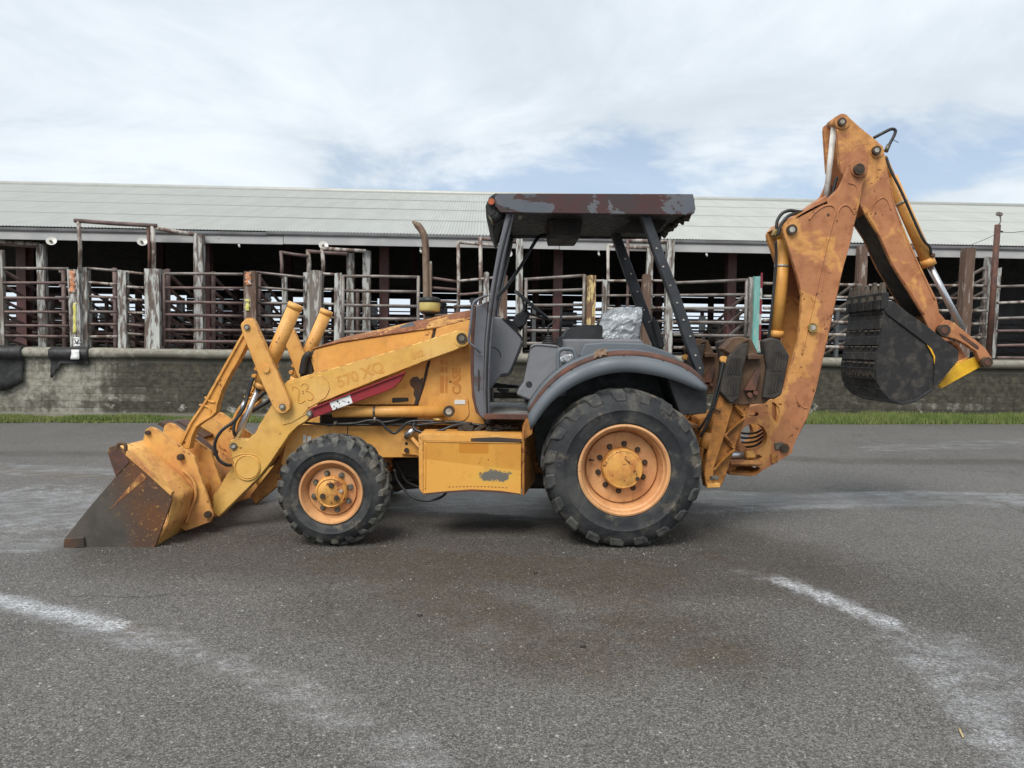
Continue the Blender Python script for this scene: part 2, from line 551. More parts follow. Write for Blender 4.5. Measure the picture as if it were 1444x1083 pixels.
M['roof'] = roof_mat()
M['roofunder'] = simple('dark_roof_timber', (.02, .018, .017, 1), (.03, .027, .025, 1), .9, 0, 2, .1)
M['fascia'] = simple('grey_fascia_paint', S(172, 172, 169), S(158, 158, 157), .55, 0, 2, .06, rnd=True)
M['gutter'] = simple('grey_gutter', S(122, 122, 124), S(104, 102, 102), .5, 0, 2, .06, rnd=True)
M['column'] = simple('oxide_red_steel', S(92, 62, 60), S(74, 50, 48), .6, 0, 3, .15, rnd=True)
M['pipe'] = simple('weathered_pipe', S(116, 97, 92), S(86, 70, 66), .6, .1, 3.5, .2, rnd=True)
M['pipegrey'] = simple('grey_pipe', S(136, 130, 124), S(96, 84, 78), .5, .2, 2.5, .15, rnd=True)
M['pipewhite'] = simple('flaking_white_pipe', S(166, 160, 152), S(100, 82, 72), .6, 0, 6, .3, thr=(.42, .58), rnd=True, stretch=(1, 1, .5))
M['woodwhite'] = simple('flaking_white_timber', S(180, 181, 176), S(98, 85, 77), .8, 0, 6, .6, thr=(.42, .58), rnd=True, stretch=(2.2, 2.2, .45))
M['woodgrey'] = simple('grey_weathered_timber', S(112, 104, 96), S(170, 168, 162), .85, 0, 5, .5, thr=(.50, .62), rnd=True, stretch=(2.4, 2.4, .4))
M['woodbrown'] = simple('brown_weathered_timber', S(96, 76, 64), S(150, 140, 130), .85, 0, 5, .5, thr=(.54, .66), rnd=True, stretch=(2.4, 2.4, .4))
M['woodyellow'] = simple('yellow_flaking_timber', S(198, 176, 120), S(110, 84, 66), .85, 0, 8, .6, thr=(.44, .52), rnd=True, stretch=(2.2, 2.2, .5))
M['orangepaint'] = simple('orange_flaking_paint', S(188, 128, 92), S(196, 188, 180), .85, 0, 9, .4, thr=(.48, .6))
M['yellowpaint'] = simple('yellow_spray_paint', S(206, 200, 104), S(188, 184, 160), .85, 0, 14, .3, thr=(.48, .62))
M['turq'] = simple('turquoise_paint', S(112, 164, 156), S(150, 168, 160), .7, 0, 7, .3, thr=(.5, .66), stretch=(2, 2, .6))
M['redpaint'] = simple('red_stripe_paint', S(128, 40, 50), S(112, 38, 46), .6, 0, 7, .2)
M['lampwhite'] = simple('white_enamel', S(214, 212, 206), S(188, 184, 176), .45, 0, 8, .05)
M['tarp'] = simple('black_tarp', (.014, .014, .014, 1), (.035, .035, .034, 1), .6, 0, 5, .4)
M['pen'] = simple('pen_white', S(206, 208, 208), S(176, 176, 174), .8, 0, 3, .1)
M['corr'] = simple('grey_cladding', S(112, 112, 112), S(92, 90, 90), .7, 0, 2, .1)
M['wire'] = simple('wire', S(70, 70, 70), None, .6, .2)


def grass_mat():
    m, t = newmat('short_grass')
    v = t.obj()
    n = t.noise(v, 1.3, 5, .6)
    f = t.noise(v, 24, 3)
    col = t.mix(t.step(n, .35, .65), (.105, .155, .036, 1), (.175, .205, .065, 1))
    col = t.mix(t.step(f, .5, .75), col, (.16, .16, .06, 1))
    t.out(col, .7, 0, None, .25)
    return m


M['grass'] = grass_mat()


# ------------------------------------------------------------------ mesh helper
def arcfit(pts):
    """Polygon in pixels; a point (x, y, r) gets its corner rounded with radius r pixels."""
    out = []
    n = len(pts)
    for i, p in enumerate(pts):
        if len(p) == 2:
            out.append((p[0], p[1]))
            continue
        a, b, c = Vector(pts[i - 1][:2]), Vector(p[:2]), Vector(pts[(i + 1) % n][:2])
        u, w = (a - b), (c - b)
        la, lc = u.length, w.length
        u.normalize(), w.normalize()
        ang = math.acos(max(-1, min(1, u.dot(w))))
        if ang > 3.0:
            out.append(tuple(b))
            continue
        d = min(p[2] / tan(ang / 2), la * .49, lc * .49)
        s, e = b + u * d, b + w * d
        for k in range(6):
            q = k / 5
            out.append(tuple((1 - q) ** 2 * s + 2 * q * (1 - q) * b + q * q * e))
    return out


def circ(cx, cy, r, n=20, a0=0, a1=360):
    full = a1 - a0 >= 360
    m = n if full else n - 1
    return [(cx + r * cos(R(a0 + (a1 - a0) * k / m)), cy + r * sin(R(a0 + (a1 - a0) * k / m))) for k in range(n)]


def smooth_path(pts, seg=6):
    pts = [Vector(p) for p in pts]
    if len(pts) < 3:
        return pts
    out = []
    for i in range(len(pts) - 1):
        p0, p1, p2 = pts[max(i - 1, 0)], pts[i], pts[i + 1]
        p3 = pts[min(i + 2, len(pts) - 1)]
        for k in range(seg):
            t = k / seg
            out.append(.5 * ((2 * p1) + (p2 - p0) * t + (2 * p0 - 5 * p1 + 4 * p2 - p3) * t * t + (3 * p1 - p0 - 3 * p2 + p3) * t ** 3))
    out.append(pts[-1])
    return out


class MB:
    def __init__(s):
        s.bm = bmesh.new()
        s.e = s.bm.faces.layers.float.new('edge')

    def _bevel(s, faces, w, seg=1, ang=35):
        es = set()
        fs = set(faces)
        for f in faces:
            for e in f.edges:
                if len(e.link_faces) == 2 and e.link_faces[0] in fs and e.link_faces[1] in fs:
                    if e.calc_face_angle(0) > R(ang):
                        es.add(e)
        if not es:
            return
        r = bmesh.ops.bevel(s.bm, geom=list(es), offset=w, segments=seg, affect='EDGES', clamp_overlap=True, profile=.5)
        for f in r['faces']:
            f[s.e] = 1.0

    def loop(s, pts3, ext, bevel=.004, holes=(), smooth=False):
        """Extrude a planar polygon of 3-D points along the vector ext."""
        bm = s.bm
        ext = Vector(ext)
        loops = [[Vector(p) for p in pts3]] + [[Vector(p) for p in h] for h in holes]
        A = [[bm.verts.new(p) for p in L] for L in loops]
        Z = [[bm.verts.new(p + ext) for p in L] for L in loops]
        faces = []
        if not holes:
            faces.append(bm.faces.new(A[0]))
            faces.append(bm.faces.new(Z[0][::-1]))
        else:
            from mathutils.geometry import tessellate_polygon
            n = ext.normalized()
            ax = n.orthogonal().normalized()
            ay = n.cross(ax)
            flat = [[Vector((p.dot(ax), p.dot(ay), 0)) for p in L] for L in loops]
            fa = [v for L in A for v in L]
            fz = [v for L in Z for v in L]
            for tri in tessellate_polygon(flat):
                try:
                    faces.append(bm.faces.new([fa[i] for i in tri]))
                    faces.append(bm.faces.new([fz[i] for i in tri[::-1]]))
                except ValueError:
                    pass
        for a, z in zip(A, Z):
            for i in range(len(a)):
                j = (i + 1) % len(a)
                f = bm.faces.new((a[i], a[j], z[j], z[i]))
                f.smooth = smooth
                faces.append(f)
        bmesh.ops.recalc_face_normals(bm, faces=faces)
        if bevel and not holes:
            s._bevel(faces, bevel)
        return s

    def prism(s, px, Y0, Y1, bevel=.004, holes=()):
        """Polygon traced in photo pixels at depth Y0, extruded straight back to depth Y1."""
        c = [P(x, y, Y0) for x, y in arcfit(px)]
        h = [[P(x, y, Y0) for x, y in arcfit(q)] for q in holes]
        return s.loop(c, (0, Y1 - Y0, 0), bevel, h)

    def hexa(s, v, bevel=.004):
        vs = [s.bm.verts.new(Vector(p)) for p in v]
        fs = [s.bm.faces.new([vs[i] for i in q]) for q in ((0, 1, 2, 3), (7, 6, 5, 4), (0, 4, 5, 1), (1, 5, 6, 2), (2, 6, 7, 3), (3, 7, 4, 0))]
        bmesh.ops.recalc_face_normals(s.bm, faces=fs)
        if bevel:
            s._bevel(fs, bevel)
        return s

    def box(s, c, size, bevel=.004, rot=None):
        c = Vector(c)
        h = Vector(size) / 2
        m = rot or Matrix.Identity(3)
        q = [(-1, -1, -1), (1, -1, -1), (1, 1, -1), (-1, 1, -1), (-1, -1, 1), (1, -1, 1), (1, 1, 1), (-1, 1, 1)]
        return s.hexa([c + m @ Vector((a * h.x, b * h.y, d * h.z)) for a, b, d in q], bevel)

    def bar(s, a, b, w, d, up=(0, 1, 0), bevel=.003):
        """Rectangular bar from a to b, w across, d along 'up'."""
        a, b = Vector(a), Vector(b)
        t = (b - a).normalized()
        u = (Vector(up) - t * Vector(up).dot(t)).normalized()
        sx = t.cross(u)
        q = [a - sx * w / 2 - u * d / 2, a + sx * w / 2 - u * d / 2, a + sx * w / 2 + u * d / 2, a - sx * w / 2 + u * d / 2]
        return s.hexa(q + [p + (b - a) for p in q], bevel)

    def tube(s, pts, r, n=10, cap=True, r2=None):
        bm = s.bm
        pts = [Vector(p) for p in pts]
        rings = []
        t0 = (pts[1] - pts[0]).normalized()
        u = t0.orthogonal().normalized()
        for i, p in enumerate(pts):
            t = (pts[min(i + 1, len(pts) - 1)] - pts[max(i - 1, 0)]).normalized()
            u = (u - t * u.dot(t)).normalized()
            w = t.cross(u)
            rr = r if r2 is None else r + (r2 - r) * i / (len(pts) - 1)
            rings.append([bm.verts.new(p + (u * cos(2 * pi * k / n) + w * sin(2 * pi * k / n)) * rr) for k in range(n)])
        for a, b in zip(rings, rings[1:]):
            for k in range(n):
                f = bm.faces.new((a[k], a[(k + 1) % n], b[(k + 1) % n], b[k]))
                f.smooth = True
        if cap:
            bm.faces.new(rings[0][::-1])
            bm.faces.new(rings[-1])
        return s

    def hosepx(s, px, r, n=8, seg=6):
        return s.tube(smooth_path([P(*p) for p in px], seg), r, n)

    def cyl(s, a, b, r, n=20, r2=None):
        return s.tube([a, b], r, n, True, r2)

    def disc(s, px, py, Y, r_px, depth, n=20, r2=None):
        """Short cylinder facing the camera side, its face at depth Y, centred on a photo pixel."""
        c = P(px, py, Y)
        r = r_px * Y / F
        return s.cyl(c, c + Vector((0, depth, 0)), r if r2 is None else r, n, r2)

    def lathe(s, prof, c, n=48, mark=None):
        """Revolve (r, y) profile round the y axis through c."""
        bm = s.bm
        c = Vector(c)
        rings = []
        for r, y in prof:
            rings.append([bm.verts.new(c + Vector((r * cos(2 * pi * k / n), y, r * sin(2 * pi * k / n)))) for k in range(n)])
        for i, (a, b) in enumerate(zip(rings, rings[1:])):
            for k in range(n):
                f = bm.faces.new((a[k], b[k], b[(k + 1) % n], a[(k + 1) % n]))
                f.smooth = True
        for i in range(1, len(prof) - 1):
            a, b, d = Vector(prof[i - 1]), Vector(prof[i]), Vector(prof[i + 1])
            if (b - a).length > 1e-6 and (d - b).length > 1e-6 and (b - a).angle(d - b) > R(42):
                for k in range(n):
                    e = bm.edges.get((rings[i][k], rings[i][(k + 1) % n]))
                    if e:
                        e.smooth = False
        return s

    def grid(s, rows):
        bm = s.bm
        V = [[bm.verts.new(Vector(p)) for p in r] for r in rows]
        for a, b in zip(V, V[1:]):
            for k in range(len(a) - 1):
                f = bm.faces.new((a[k], a[k + 1], b[k + 1], b[k]))
                f.smooth = True
        return s

    def solidify(s, th):
        geom = s.bm.faces[:]
        bmesh.ops.recalc_face_normals(s.bm, faces=geom)
        bmesh.ops.solidify(s.bm, geom=geom, thickness=th)
        return s

    def build(s, name, mat, parent=None, base=None, mats=None):
        me = bpy.data.meshes.new(name)
        if base is not None:
            bmesh.ops.translate(s.bm, verts=s.bm.verts, vec=-Vector(base))
        s.bm.to_mesh(me)
        s.bm.free()
        me.materials.append(mat)
        o = bpy.data.objects.new(name, me)
        COL.objects.link(o)
        if parent is not None:
            o.parent = parent
        return o


def tag(o, label, cat, group=None, kind=None):
    if label:
        o['label'] = label
    if cat:
        o['category'] = cat
    if group:
        o['group'] = group
    if kind:
        o['kind'] = kind
    return o


def empty(name, loc, rz=0.0):
    o = bpy.data.objects.new(name, None)
    o.empty_display_size = .2
    COL.objects.link(o)
    o.location = loc
    o.rotation_euler = (0, 0, rz)
    return o


def copy_part(o, parent, dy):
    """Copy a part with its sub-parts, moved dy towards the far side of the machine."""
    c = o.copy()
    COL.objects.link(c)
    c.parent = parent
    c.location = o.location + Vector((0, dy, 0))
    for ch in list(o.children):
        d = ch.copy()
        COL.objects.link(d)
        d.parent = c
    return c


# ================================================================== GROUND
def seg_dist(X, Y, pts):
    d = np.full(X.shape, 1e9)
    for (x0, y0), (x1, y1) in zip(pts, pts[1:]):
        vx, vy = x1 - x0, y1 - y0
        L = vx * vx + vy * vy + 1e-9
        t = np.clip(((X - x0) * vx + (Y - y0) * vy) / L, 0, 1)
        d = np.minimum(d, np.hypot(X - x0 - t * vx, Y - y0 - t * vy))
    return d


def build_ground():
    fx = list(np.arange(-11.5, 12.6, .085))
    fy = list(np.arange(1.6, 15.6, .085))
    xs = np.array([-600, -300, -150, -80, -45, -28, -20, -16, -13] + fx + [14, 17, 20, 28, 45, 80, 150, 300, 600])
    ys = np.array([-300, -120, -50, -20, -8, -3, 0, 1] + fy + [16.5, 18, 22, 30, 45, 80, 150, 300, 600])
    X, Y = np.meshgrid(xs, ys)
    Z = .01 * np.clip(X, -20, 20)
    n, m = X.shape
    co = np.stack([X, Y, Z], -1).reshape(-1, 3)
    idx = np.arange(n * m).reshape(n, m)
    q = np.stack([idx[:-1, :-1], idx[:-1, 1:], idx[1:, 1:], idx[1:, :-1]], -1).reshape(-1, 4)
    me = bpy.data.meshes.new('ground')
    me.vertices.add(n * m)
    me.vertices.foreach_set('co', co.ravel())
    me.loops.add(q.size)
    me.loops.foreach_set('vertex_index', q.ravel())
    me.polygons.add(len(q))
    me.polygons.foreach_set('loop_start', np.arange(0, q.size, 4))
    me.update(calc_edges=True)
    me.validate()

    def stroke(arr, px, w, amt, soft=1.0):
        pts = [(G(*p).x, G(*p).y) for p in px]
        d = seg_dist(X, Y, pts)
        np.maximum(arr, amt * np.clip(1.5 - d / w * soft, 0, 1), out=arr)

    wet, res_sheen, mud, damp_shade = np.zeros_like(X), np.zeros_like(X), np.zeros_like(X), np.zeros_like(X)
    stroke(res_sheen, [(-60, 836), (0, 846), (60, 860), (120, 874), (165, 884)], .095, .86)  # run-off streaks: pale residue and water sheen in one mask
    stroke(res_sheen, [(165, 884), (215, 906), (290, 930), (350, 946)], .085, .50)
    stroke(res_sheen, [(400, 975), (500, 1018), (600, 1062)], .12, .36)
    stroke(res_sheen, [(1104, 820), (1150, 836), (1200, 858), (1250, 878)], .095, .88)
    stroke(res_sheen, [(1250, 878), (1290, 906), (1330, 950), (1390, 1010), (1440, 1075)], .15, .50)
    stroke(res_sheen, [(1330, 915), (1390, 950), (1470, 985)], .11, .46)
    stroke(res_sheen, [(1290, 970), (1340, 990), (1400, 1040)], .15, .34)
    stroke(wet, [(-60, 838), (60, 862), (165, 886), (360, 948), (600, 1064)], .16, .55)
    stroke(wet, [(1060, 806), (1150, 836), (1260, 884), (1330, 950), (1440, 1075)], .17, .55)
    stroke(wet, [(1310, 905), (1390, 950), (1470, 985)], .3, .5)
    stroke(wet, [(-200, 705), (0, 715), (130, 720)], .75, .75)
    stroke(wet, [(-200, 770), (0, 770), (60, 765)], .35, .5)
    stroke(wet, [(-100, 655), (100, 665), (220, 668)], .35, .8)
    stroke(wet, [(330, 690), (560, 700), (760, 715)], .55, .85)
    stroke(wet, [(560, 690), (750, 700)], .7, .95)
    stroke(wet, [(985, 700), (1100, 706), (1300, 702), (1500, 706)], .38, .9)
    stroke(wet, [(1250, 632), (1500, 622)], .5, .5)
    stroke(mud, [(-40, 656), (60, 668), (170, 674)], .14, .9)
    stroke(mud, [(560, 790), (640, 850), (780, 910)], .22, .55)
    stroke(mud, [(830, 830), (900, 890), (980, 930)], .22, .55)
    stroke(mud, [(168, 876), (194, 892)], .05, .95)
    stroke(mud, [(1290, 922), (1322, 936)], .035, .9)
    stroke(mud, [(1310, 702), (1410, 708)], .10, .8)
    stroke(mud, [(990, 780), (1080, 806)], .10, .6)
    stroke(mud, [(500, 790), (900, 810)], .45, .6)
    stroke(mud, [(560, 800), (660, 860), (820, 930)], .42, .56)
    stroke(mud, [(780, 800), (900, 870), (1000, 920)], .36, .58)
    stroke(damp_shade, [(520, 850), (760, 900), (980, 900)], .6, .5)
    stroke(damp_shade, [(1000, 800), (1300, 850)], .6, .4)
    stroke(damp_shade, [(250, 770), (480, 780), (900, 800), (1080, 800)], .75, .8)
    stroke(damp_shade, [(560, 720), (1000, 760)], .5, .9)  # contact shade beneath the machine, painted into the ground
    stroke(damp_shade, [(560, 800), (660, 840), (760, 880)], .20, .6)
    stroke(damp_shade, [(990, 640), (1180, 650), (1440, 652)], .3, .5)
    stroke(damp_shade, [(-100, 640), (200, 640)], .3, .45)
    stroke(damp_shade, [(1090, 790), (1200, 850), (1330, 940)], .12, .5)
    stroke(res_sheen, [(990, 722), (1080, 718), (1200, 712)], .16, .52)  # from here: reflected sky on wet ground, painted as pale strokes
    stroke(res_sheen, [(1150, 700), (1300, 694), (1500, 700)], .13, .48)
    stroke(res_sheen, [(-100, 700), (60, 690), (140, 700)], .5, .46)
    stroke(res_sheen, [(-100, 770), (60, 740), (110, 735)], .45, .46)
    stroke(res_sheen, [(600, 712), (700, 705), (760, 715)], .2, .5)
    for nm, arr in (('wet', wet), ('residue_sheen', res_sheen), ('mud', mud), ('damp_shade', damp_shade)):
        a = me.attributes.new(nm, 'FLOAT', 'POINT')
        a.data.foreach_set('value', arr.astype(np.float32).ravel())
    me.polygons.foreach_set('use_smooth', np.ones(len(me.polygons), dtype=bool))
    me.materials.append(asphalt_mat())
    o = bpy.data.objects.new('asphalt_yard', me)
    COL.objects.link(o)
    tag(o, 'moist grey asphalt yard with pale streaks and wet patches', None, kind='structure')


build_ground()

# ================================================================== LOADING DOCK (barn frame: u along, v back, z up)
U0, U1 = -26.0, 27.0
ZT = B(722, 498.6, 0.0).z
EV = 0.9


def build_dock():
    root = empty('loading_dock', BP, BA)
    tag(root, 'long stained concrete loading dock under the pens with rounded lip', 'loading dock')
    prof = [(24, ZT), (8, ZT), (1.0, ZT), (.14, ZT), (.05, ZT - .012), (-.015, ZT - .05), (-.035, ZT - .11), (-.02, ZT - .175),
            (.02, ZT - .205), (.07, ZT - .215), (.072, ZT - .3), (.072, ZT - .6), (.075, ZT - .9), (.08, ZT - 1.2), (.08, -.5)]
    us = list(np.arange(U0, U1 + .01, .22))
    rows = []
    for u in us:
        r = []
        for i, (v, z) in enumerate(prof):
            a = .018 if 2 < i < 10 else (.006 if i >= 10 else 0)
            k = mnoise.noise(Vector((u * 1.3, z * 3, i * .1))) * a + mnoise.noise(Vector((u * 5.1, z * 7, 3))) * a * .6
            r.append((u, v + k, z + (k * .6 if 2 < i < 10 else 0)))
        rows.append(r)
    mb = MB().grid(rows)
    bmesh.ops.recalc_face_normals(mb.bm, faces=mb.bm.faces[:])
    o = mb.build('concrete_wall', concrete_mat(), root)
    return root


dock = build_dock()


# grass along the foot of the dock
def build_grass():
    rnd = random.Random(3)
    V, Fc = [], []
    for k in range(64000):
        u = rnd.uniform(-13.5, 14.5)
        edge = -.68 - .35 * max(0, min(1, (u - 2) / 3)) + .16 * mnoise.noise(Vector((u * .9, 0, 0))) + .07 * mnoise.noise(Vector((u * 4, 2, 0)))
        v = edge + (0.06 - edge) * rnd.random() ** .9
        dens = mnoise.noise(Vector((u * 1.1, v * 2, 9)))
        if v < edge + .12 and rnd.random() < .45:
            continue
        w = BW(u, v, 0)
        z = gz(w.x) - .005
        h = rnd.uniform(.045, .105) * (1 + .55 * max(0, min(1, (u - 2) / 3))) * (1.05 + .7 * dens) * (.75 if v < edge + .15 else 1.1)
        a = rnd.uniform(0, 2 * pi)
        b = rnd.uniform(.006, .011)
        dx, dy = cos(a) * b, sin(a) * b
        lx, ly = rnd.uniform(-.04, .04), rnd.uniform(-.04, .04)
        i = len(V)
        V += [(w.x - dx, w.y - dy, z), (w.x + dx, w.y + dy, z), (w.x + lx + dx * .3, w.y + ly + dy * .3, z + h), (w.x + lx - dx * .3, w.y + ly, z + h)]
        Fc.append((i, i + 1, i + 2, i + 3))
    me = bpy.data.meshes.new('grass')
    me.from_pydata(V, [], Fc)
    me.materials.append(M['grass'])
    o = bpy.data.objects.new('grass_strip', me)
    COL.objects.link(o)
    tag(o, 'strip of short green grass along the foot of the concrete dock', 'grass', kind='stuff')


build_grass()

# soil bed under the grass
sm, st_ = newmat('grass_soil')
st_.out(st_.mix(st_.step(st_.noise(st_.obj(), 8, 6), .35, .65), (.05, .055, .02, 1), (.09, .085, .045, 1)), .9)
mb = MB()
rowsA = []
for k in range(140):
    u = -14 + k * .205
    e = -.62 - .35 * max(0, min(1, (u - 2) / 3)) + .14 * mnoise.noise(Vector((u * .9, 0, 0)))
    a, b = BW(u, e, 0), BW(u, .1, 0)
    rowsA.append([(a.x, a.y, gz(a.x) + .006), (b.x, b.y, gz(b.x) + .02)])
mb.grid(rowsA)
so_ = mb.build('soil_bed', sm)
tag(so_, 'thin soil bed under the grass strip', None, kind='structure')

# ================================================================== BARN
barn = empty('cattle_barn', BP, BA)
tag(barn, 'long open-sided cattle barn with pale corrugated metal roof', 'barn')
ZG = B(722, 334.5, EV - .1).z          # gutter top
ZS = B(722, 340.3, EV).z               # gutter / fascia joint
ZF = B(722, 350.8, EV).z               # fascia bottom
VR = 8.9
ZR = B(722, 276.6, VR).z
SL = atan2(ZR - ZG, VR - (EV - .12))


def part(name, mb, mat, parent, loc=None, rot=None):
    o = mb.build(name, mat, parent)
    if loc is not None:
        o.location = loc
    if rot is not None:
        o.rotation_euler = rot
    return o


def build_roof():
    run = VR - (EV - .12)
    length = run / cos(SL)
    rows = 4
    cl = length / rows
    w = .80
    mb = MB()
    ribs = 11
    g = []
    for yy in (0.0, cl + .10):
        r = []
        for k in range(ribs * 4 + 1):
            x = k / (ribs * 4) * w
            r.append((x, yy, .011 * cos(2 * pi * k / 4)))
        g.append(r)
    mb.grid(g)
    bmesh.ops.recalc_face_normals(mb.bm, faces=mb.bm.faces[:])
    for f in mb.bm.faces:
        f.smooth = False
    first = mb.build('roof_sheet', M['roof'], barn)
    me = first.data
    cols = 63
    rnd = random.Random(5)
    u0 = -23.5
    for j in range(rows):
        for i in range(cols):
            o = first if (i == 0 and j == 0) else first.copy()
            if o is not first:
                COL.objects.link(o)
                o.parent = barn
            s = j * cl
            o.location = (u0 + i * w + 0, EV - .12 + s * cos(SL), ZG + s * sin(SL) + .03 + j * .002)
            o.rotation_euler = (SL - .003, 0, 0)
    # far slope and lining: plain boarding under the sheets
    mb = MB()
    mb.loop([(u0 - .3, EV, ZG - .10), (u0 - .3, VR, ZR - .09), (u0 - .3, 2 * VR - EV, ZG - .10), (u0 - .3, 2 * VR - EV, ZG - .02),
             (u0 - .3, VR, ZR - .02), (u0 - .3, EV, ZG - .02)], (50.6, 0, 0), 0)
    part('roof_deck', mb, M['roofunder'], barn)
    mb = MB()
    mb.tube([(u0, VR, ZR + .03), (u0 + 50, VR, ZR + .03)], .10, 8)
    part('ridge_cap', mb, M['roof'], barn)
    # gutter and fascia in lengths
    rnd = random.Random(9)
    u = u0 - .2
    k = 0
    while u < U1:
        L = 6.1
        dz, dv = rnd.uniform(-.012, .012), rnd.uniform(-.012, .012)
        mb = MB()
        pr = [(0, EV - .145, ZS), (0, EV - .165, ZS + .03), (0, EV - .17, ZG), (0, EV - .155, ZG + .006), (0, EV - .145, ZG - .006), (0, EV - .04, ZS + .05), (0, EV - .02, ZS)]
        mb.loop(pr, (L - .006, 0, 0), 0)
        part('gutter', mb, M['gutter'], barn, (u, dv, dz))
        mb = MB().box((L / 2, EV - .10, (ZS + ZF) / 2 - .004), (L - .012, .05, ZS - ZF + .02), .004)
        part('fascia_board', mb, M['fascia'], barn, (u + .35, dv * .5, dz * .5))
        u += L
        k += 1
    # rows of oxide-red columns
    cols_px = [(25, 43), (287, 297), (537, 547), (782, 790), (1022, 1037)]
    us = [B((a + b) / 2, 420, 1.7).x for a, b in cols_px]
    stepu = (us[-1] - us[0]) / 4
    us = [us[0] - 2 * stepu, us[0] - stepu] + us + [us[-1] + stepu, us[-1] + 2 * stepu]
    mb = MB()
    h = ZG - ZT - .1
    mb.box((-.0, -.10, h / 2), (.21, .016, h), .002)
    mb.box((0, .10, h / 2), (.21, .016, h), .002)
    mb.box((0, 0, h / 2), (.014, .184, h), .0)
    c0 = part('column', mb, M['column'], barn)
    first_used = False
    for v in (1.7, 9.0, 16.4):
        for u in us:
            o = c0 if not first_used else c0.copy()
            if first_used:
                COL.objects.link(o)
                o.parent = barn
            first_used = True
            o.location = (u, v, ZT)
            if v > 2 and v < 10:
                o.scale = (1, 1, (ZR - ZT - .2) / h)
    # purlins close under the roof
    for k in range(1, 6):
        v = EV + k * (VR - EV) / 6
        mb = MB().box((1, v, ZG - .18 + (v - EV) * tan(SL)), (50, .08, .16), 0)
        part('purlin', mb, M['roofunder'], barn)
    # back eave beam
    mb = MB().box((1, 2 * VR - EV, (ZS + ZF) / 2 - .1), (50, .08, ZS - ZF + .1), 0)
    part('eave_beam', mb, M['roofunder'], barn)


build_roof()


# ------------------------------------------------------------------ posts, fences
def post_mesh(w, d, h, rough=.006, lean=(0, 0), taper=.94, seed=0, n=9):
    mb = MB()
    rows = []
    rr = random.Random(seed)
    corners = [(-1, -1), (1, -1), (1, 1), (-1, 1)]
    rings = []
    for k in range(n + 1):
        t = k / n
        s = 1 - (1 - taper) * t
        ring = []
        for ci, (a, b) in enumerate(corners):
            for q in range(3):
                na, nb = corners[(ci + 1) % 4]
                x, y = a + (na - a) * q / 3, b + (nb - b) * q / 3
                m = max(abs(x), abs(y))
                rad = (x * x + y * y) ** .5
                f = 1 - .06 * (rad - 1)
                jx = mnoise.noise(Vector((seed * 3.3 + x * 1.7, y * 1.7, t * h * 3.0))) * rough * 2
                jy = mnoise.noise(Vector((seed * 5.1 + y * 1.7, x * 1.7, t * h * 3.0 + 9))) * rough * 2
                zt = t * h + (rr.uniform(-.02, .012) if k == n else 0)
                ring.append(mb.bm.verts.new((x * w / 2 * s * f + jx + lean[0] * t, y * d / 2 * s * f + jy + lean[1] * t, zt)))
        rings.append(ring)
    for a, b in zip(rings, rings[1:]):
        for i in range(12):
            mb.bm.faces.new((a[i], a[(i + 1) % 12], b[(i + 1) % 12], b[i]))
    mb.bm.faces.new(rings[0][::-1])
    mb.bm.faces.new(rings[-1])
    return mb


PSEED = [1]


def post(x0, x1, ytop, ybot, off, mat, label, cat='post', name='fence_post', depth=None, lean_px=0, group=None, kind='wood'):
    """A timber or pipe post standing on the dock, read off the photograph between pixel columns x0 and x1."""
    PSEED[0] += 1
    xm = (x0 + x1) / 2
    a = B(xm, ytop, off)
    w = (B(x1, 430, off) - B(x0, 430, off)).x
    zb = ZT - .01 if ybot is None else B(xm, ybot, off).z
    lean = (B(xm + lean_px, ytop, off) - a).x
    h = a.z - zb
    if kind == 'wood':
        mb = post_mesh(w, depth or w, h, .0065, (lean, 0), .96, PSEED[0])
    else:
        mb = MB().tube(smooth_path([(0, 0, 0), (lean * .45 + random.uniform(-.008, .008), 0, h * .5), (lean, 0, h)], 4), w / 2, 10)
    o = mb.build(name, M[mat])
    o.location = BW(a.x, off + (depth or w) / 2, zb)
    o.rotation_euler = (0, 0, BA)
    tag(o, label, cat, group)
    return o


def fence(label, x0, x1, yl, yr, off, r, mat, stiles=(), group=None, name='pipe_fence', cat='fence', sag=.006, mats=None):
    """A run of pipe rails; yl / yr are the rails' heights in the photograph at x0 and x1."""
    c = B((x0 + x1) / 2, 490, off)
    root = empty(name, BW(c.x, off, ZT), BA)
    tag(root, label, cat, group)
    for i, (a, b) in enumerate(zip(yl, yr)):
        p, q = B(x0, a, off), B(x1, b, off)
        L = q - p
        pts = []
        for k in range(5):
            t = k / 4
            w = p + L * t
            pts.append((w.x - c.x, mnoise.noise(Vector((w.x, i, 4))) * sag, w.z - ZT + mnoise.noise(Vector((w.x * .8, i * 3, x0))) * sag * 1.6))
        part('rail', MB().tube(pts, r, 8), M[(mats[i] if mats else mat)], root)
    for (sx, yt, yb, sm_) in stiles:
        p, q = B(sx, yt, off), B(sx, yb, off)
        part('stile', MB().tube([(p.x - c.x, -.004, q.z - ZT), (p.x - c.x, -.004, p.z - ZT)], r * 1.12, 8), M[sm_], root)
    return root


ZRAIL = [1.67, 1.88, 2.16, 2.46, 2.79, 3.11]


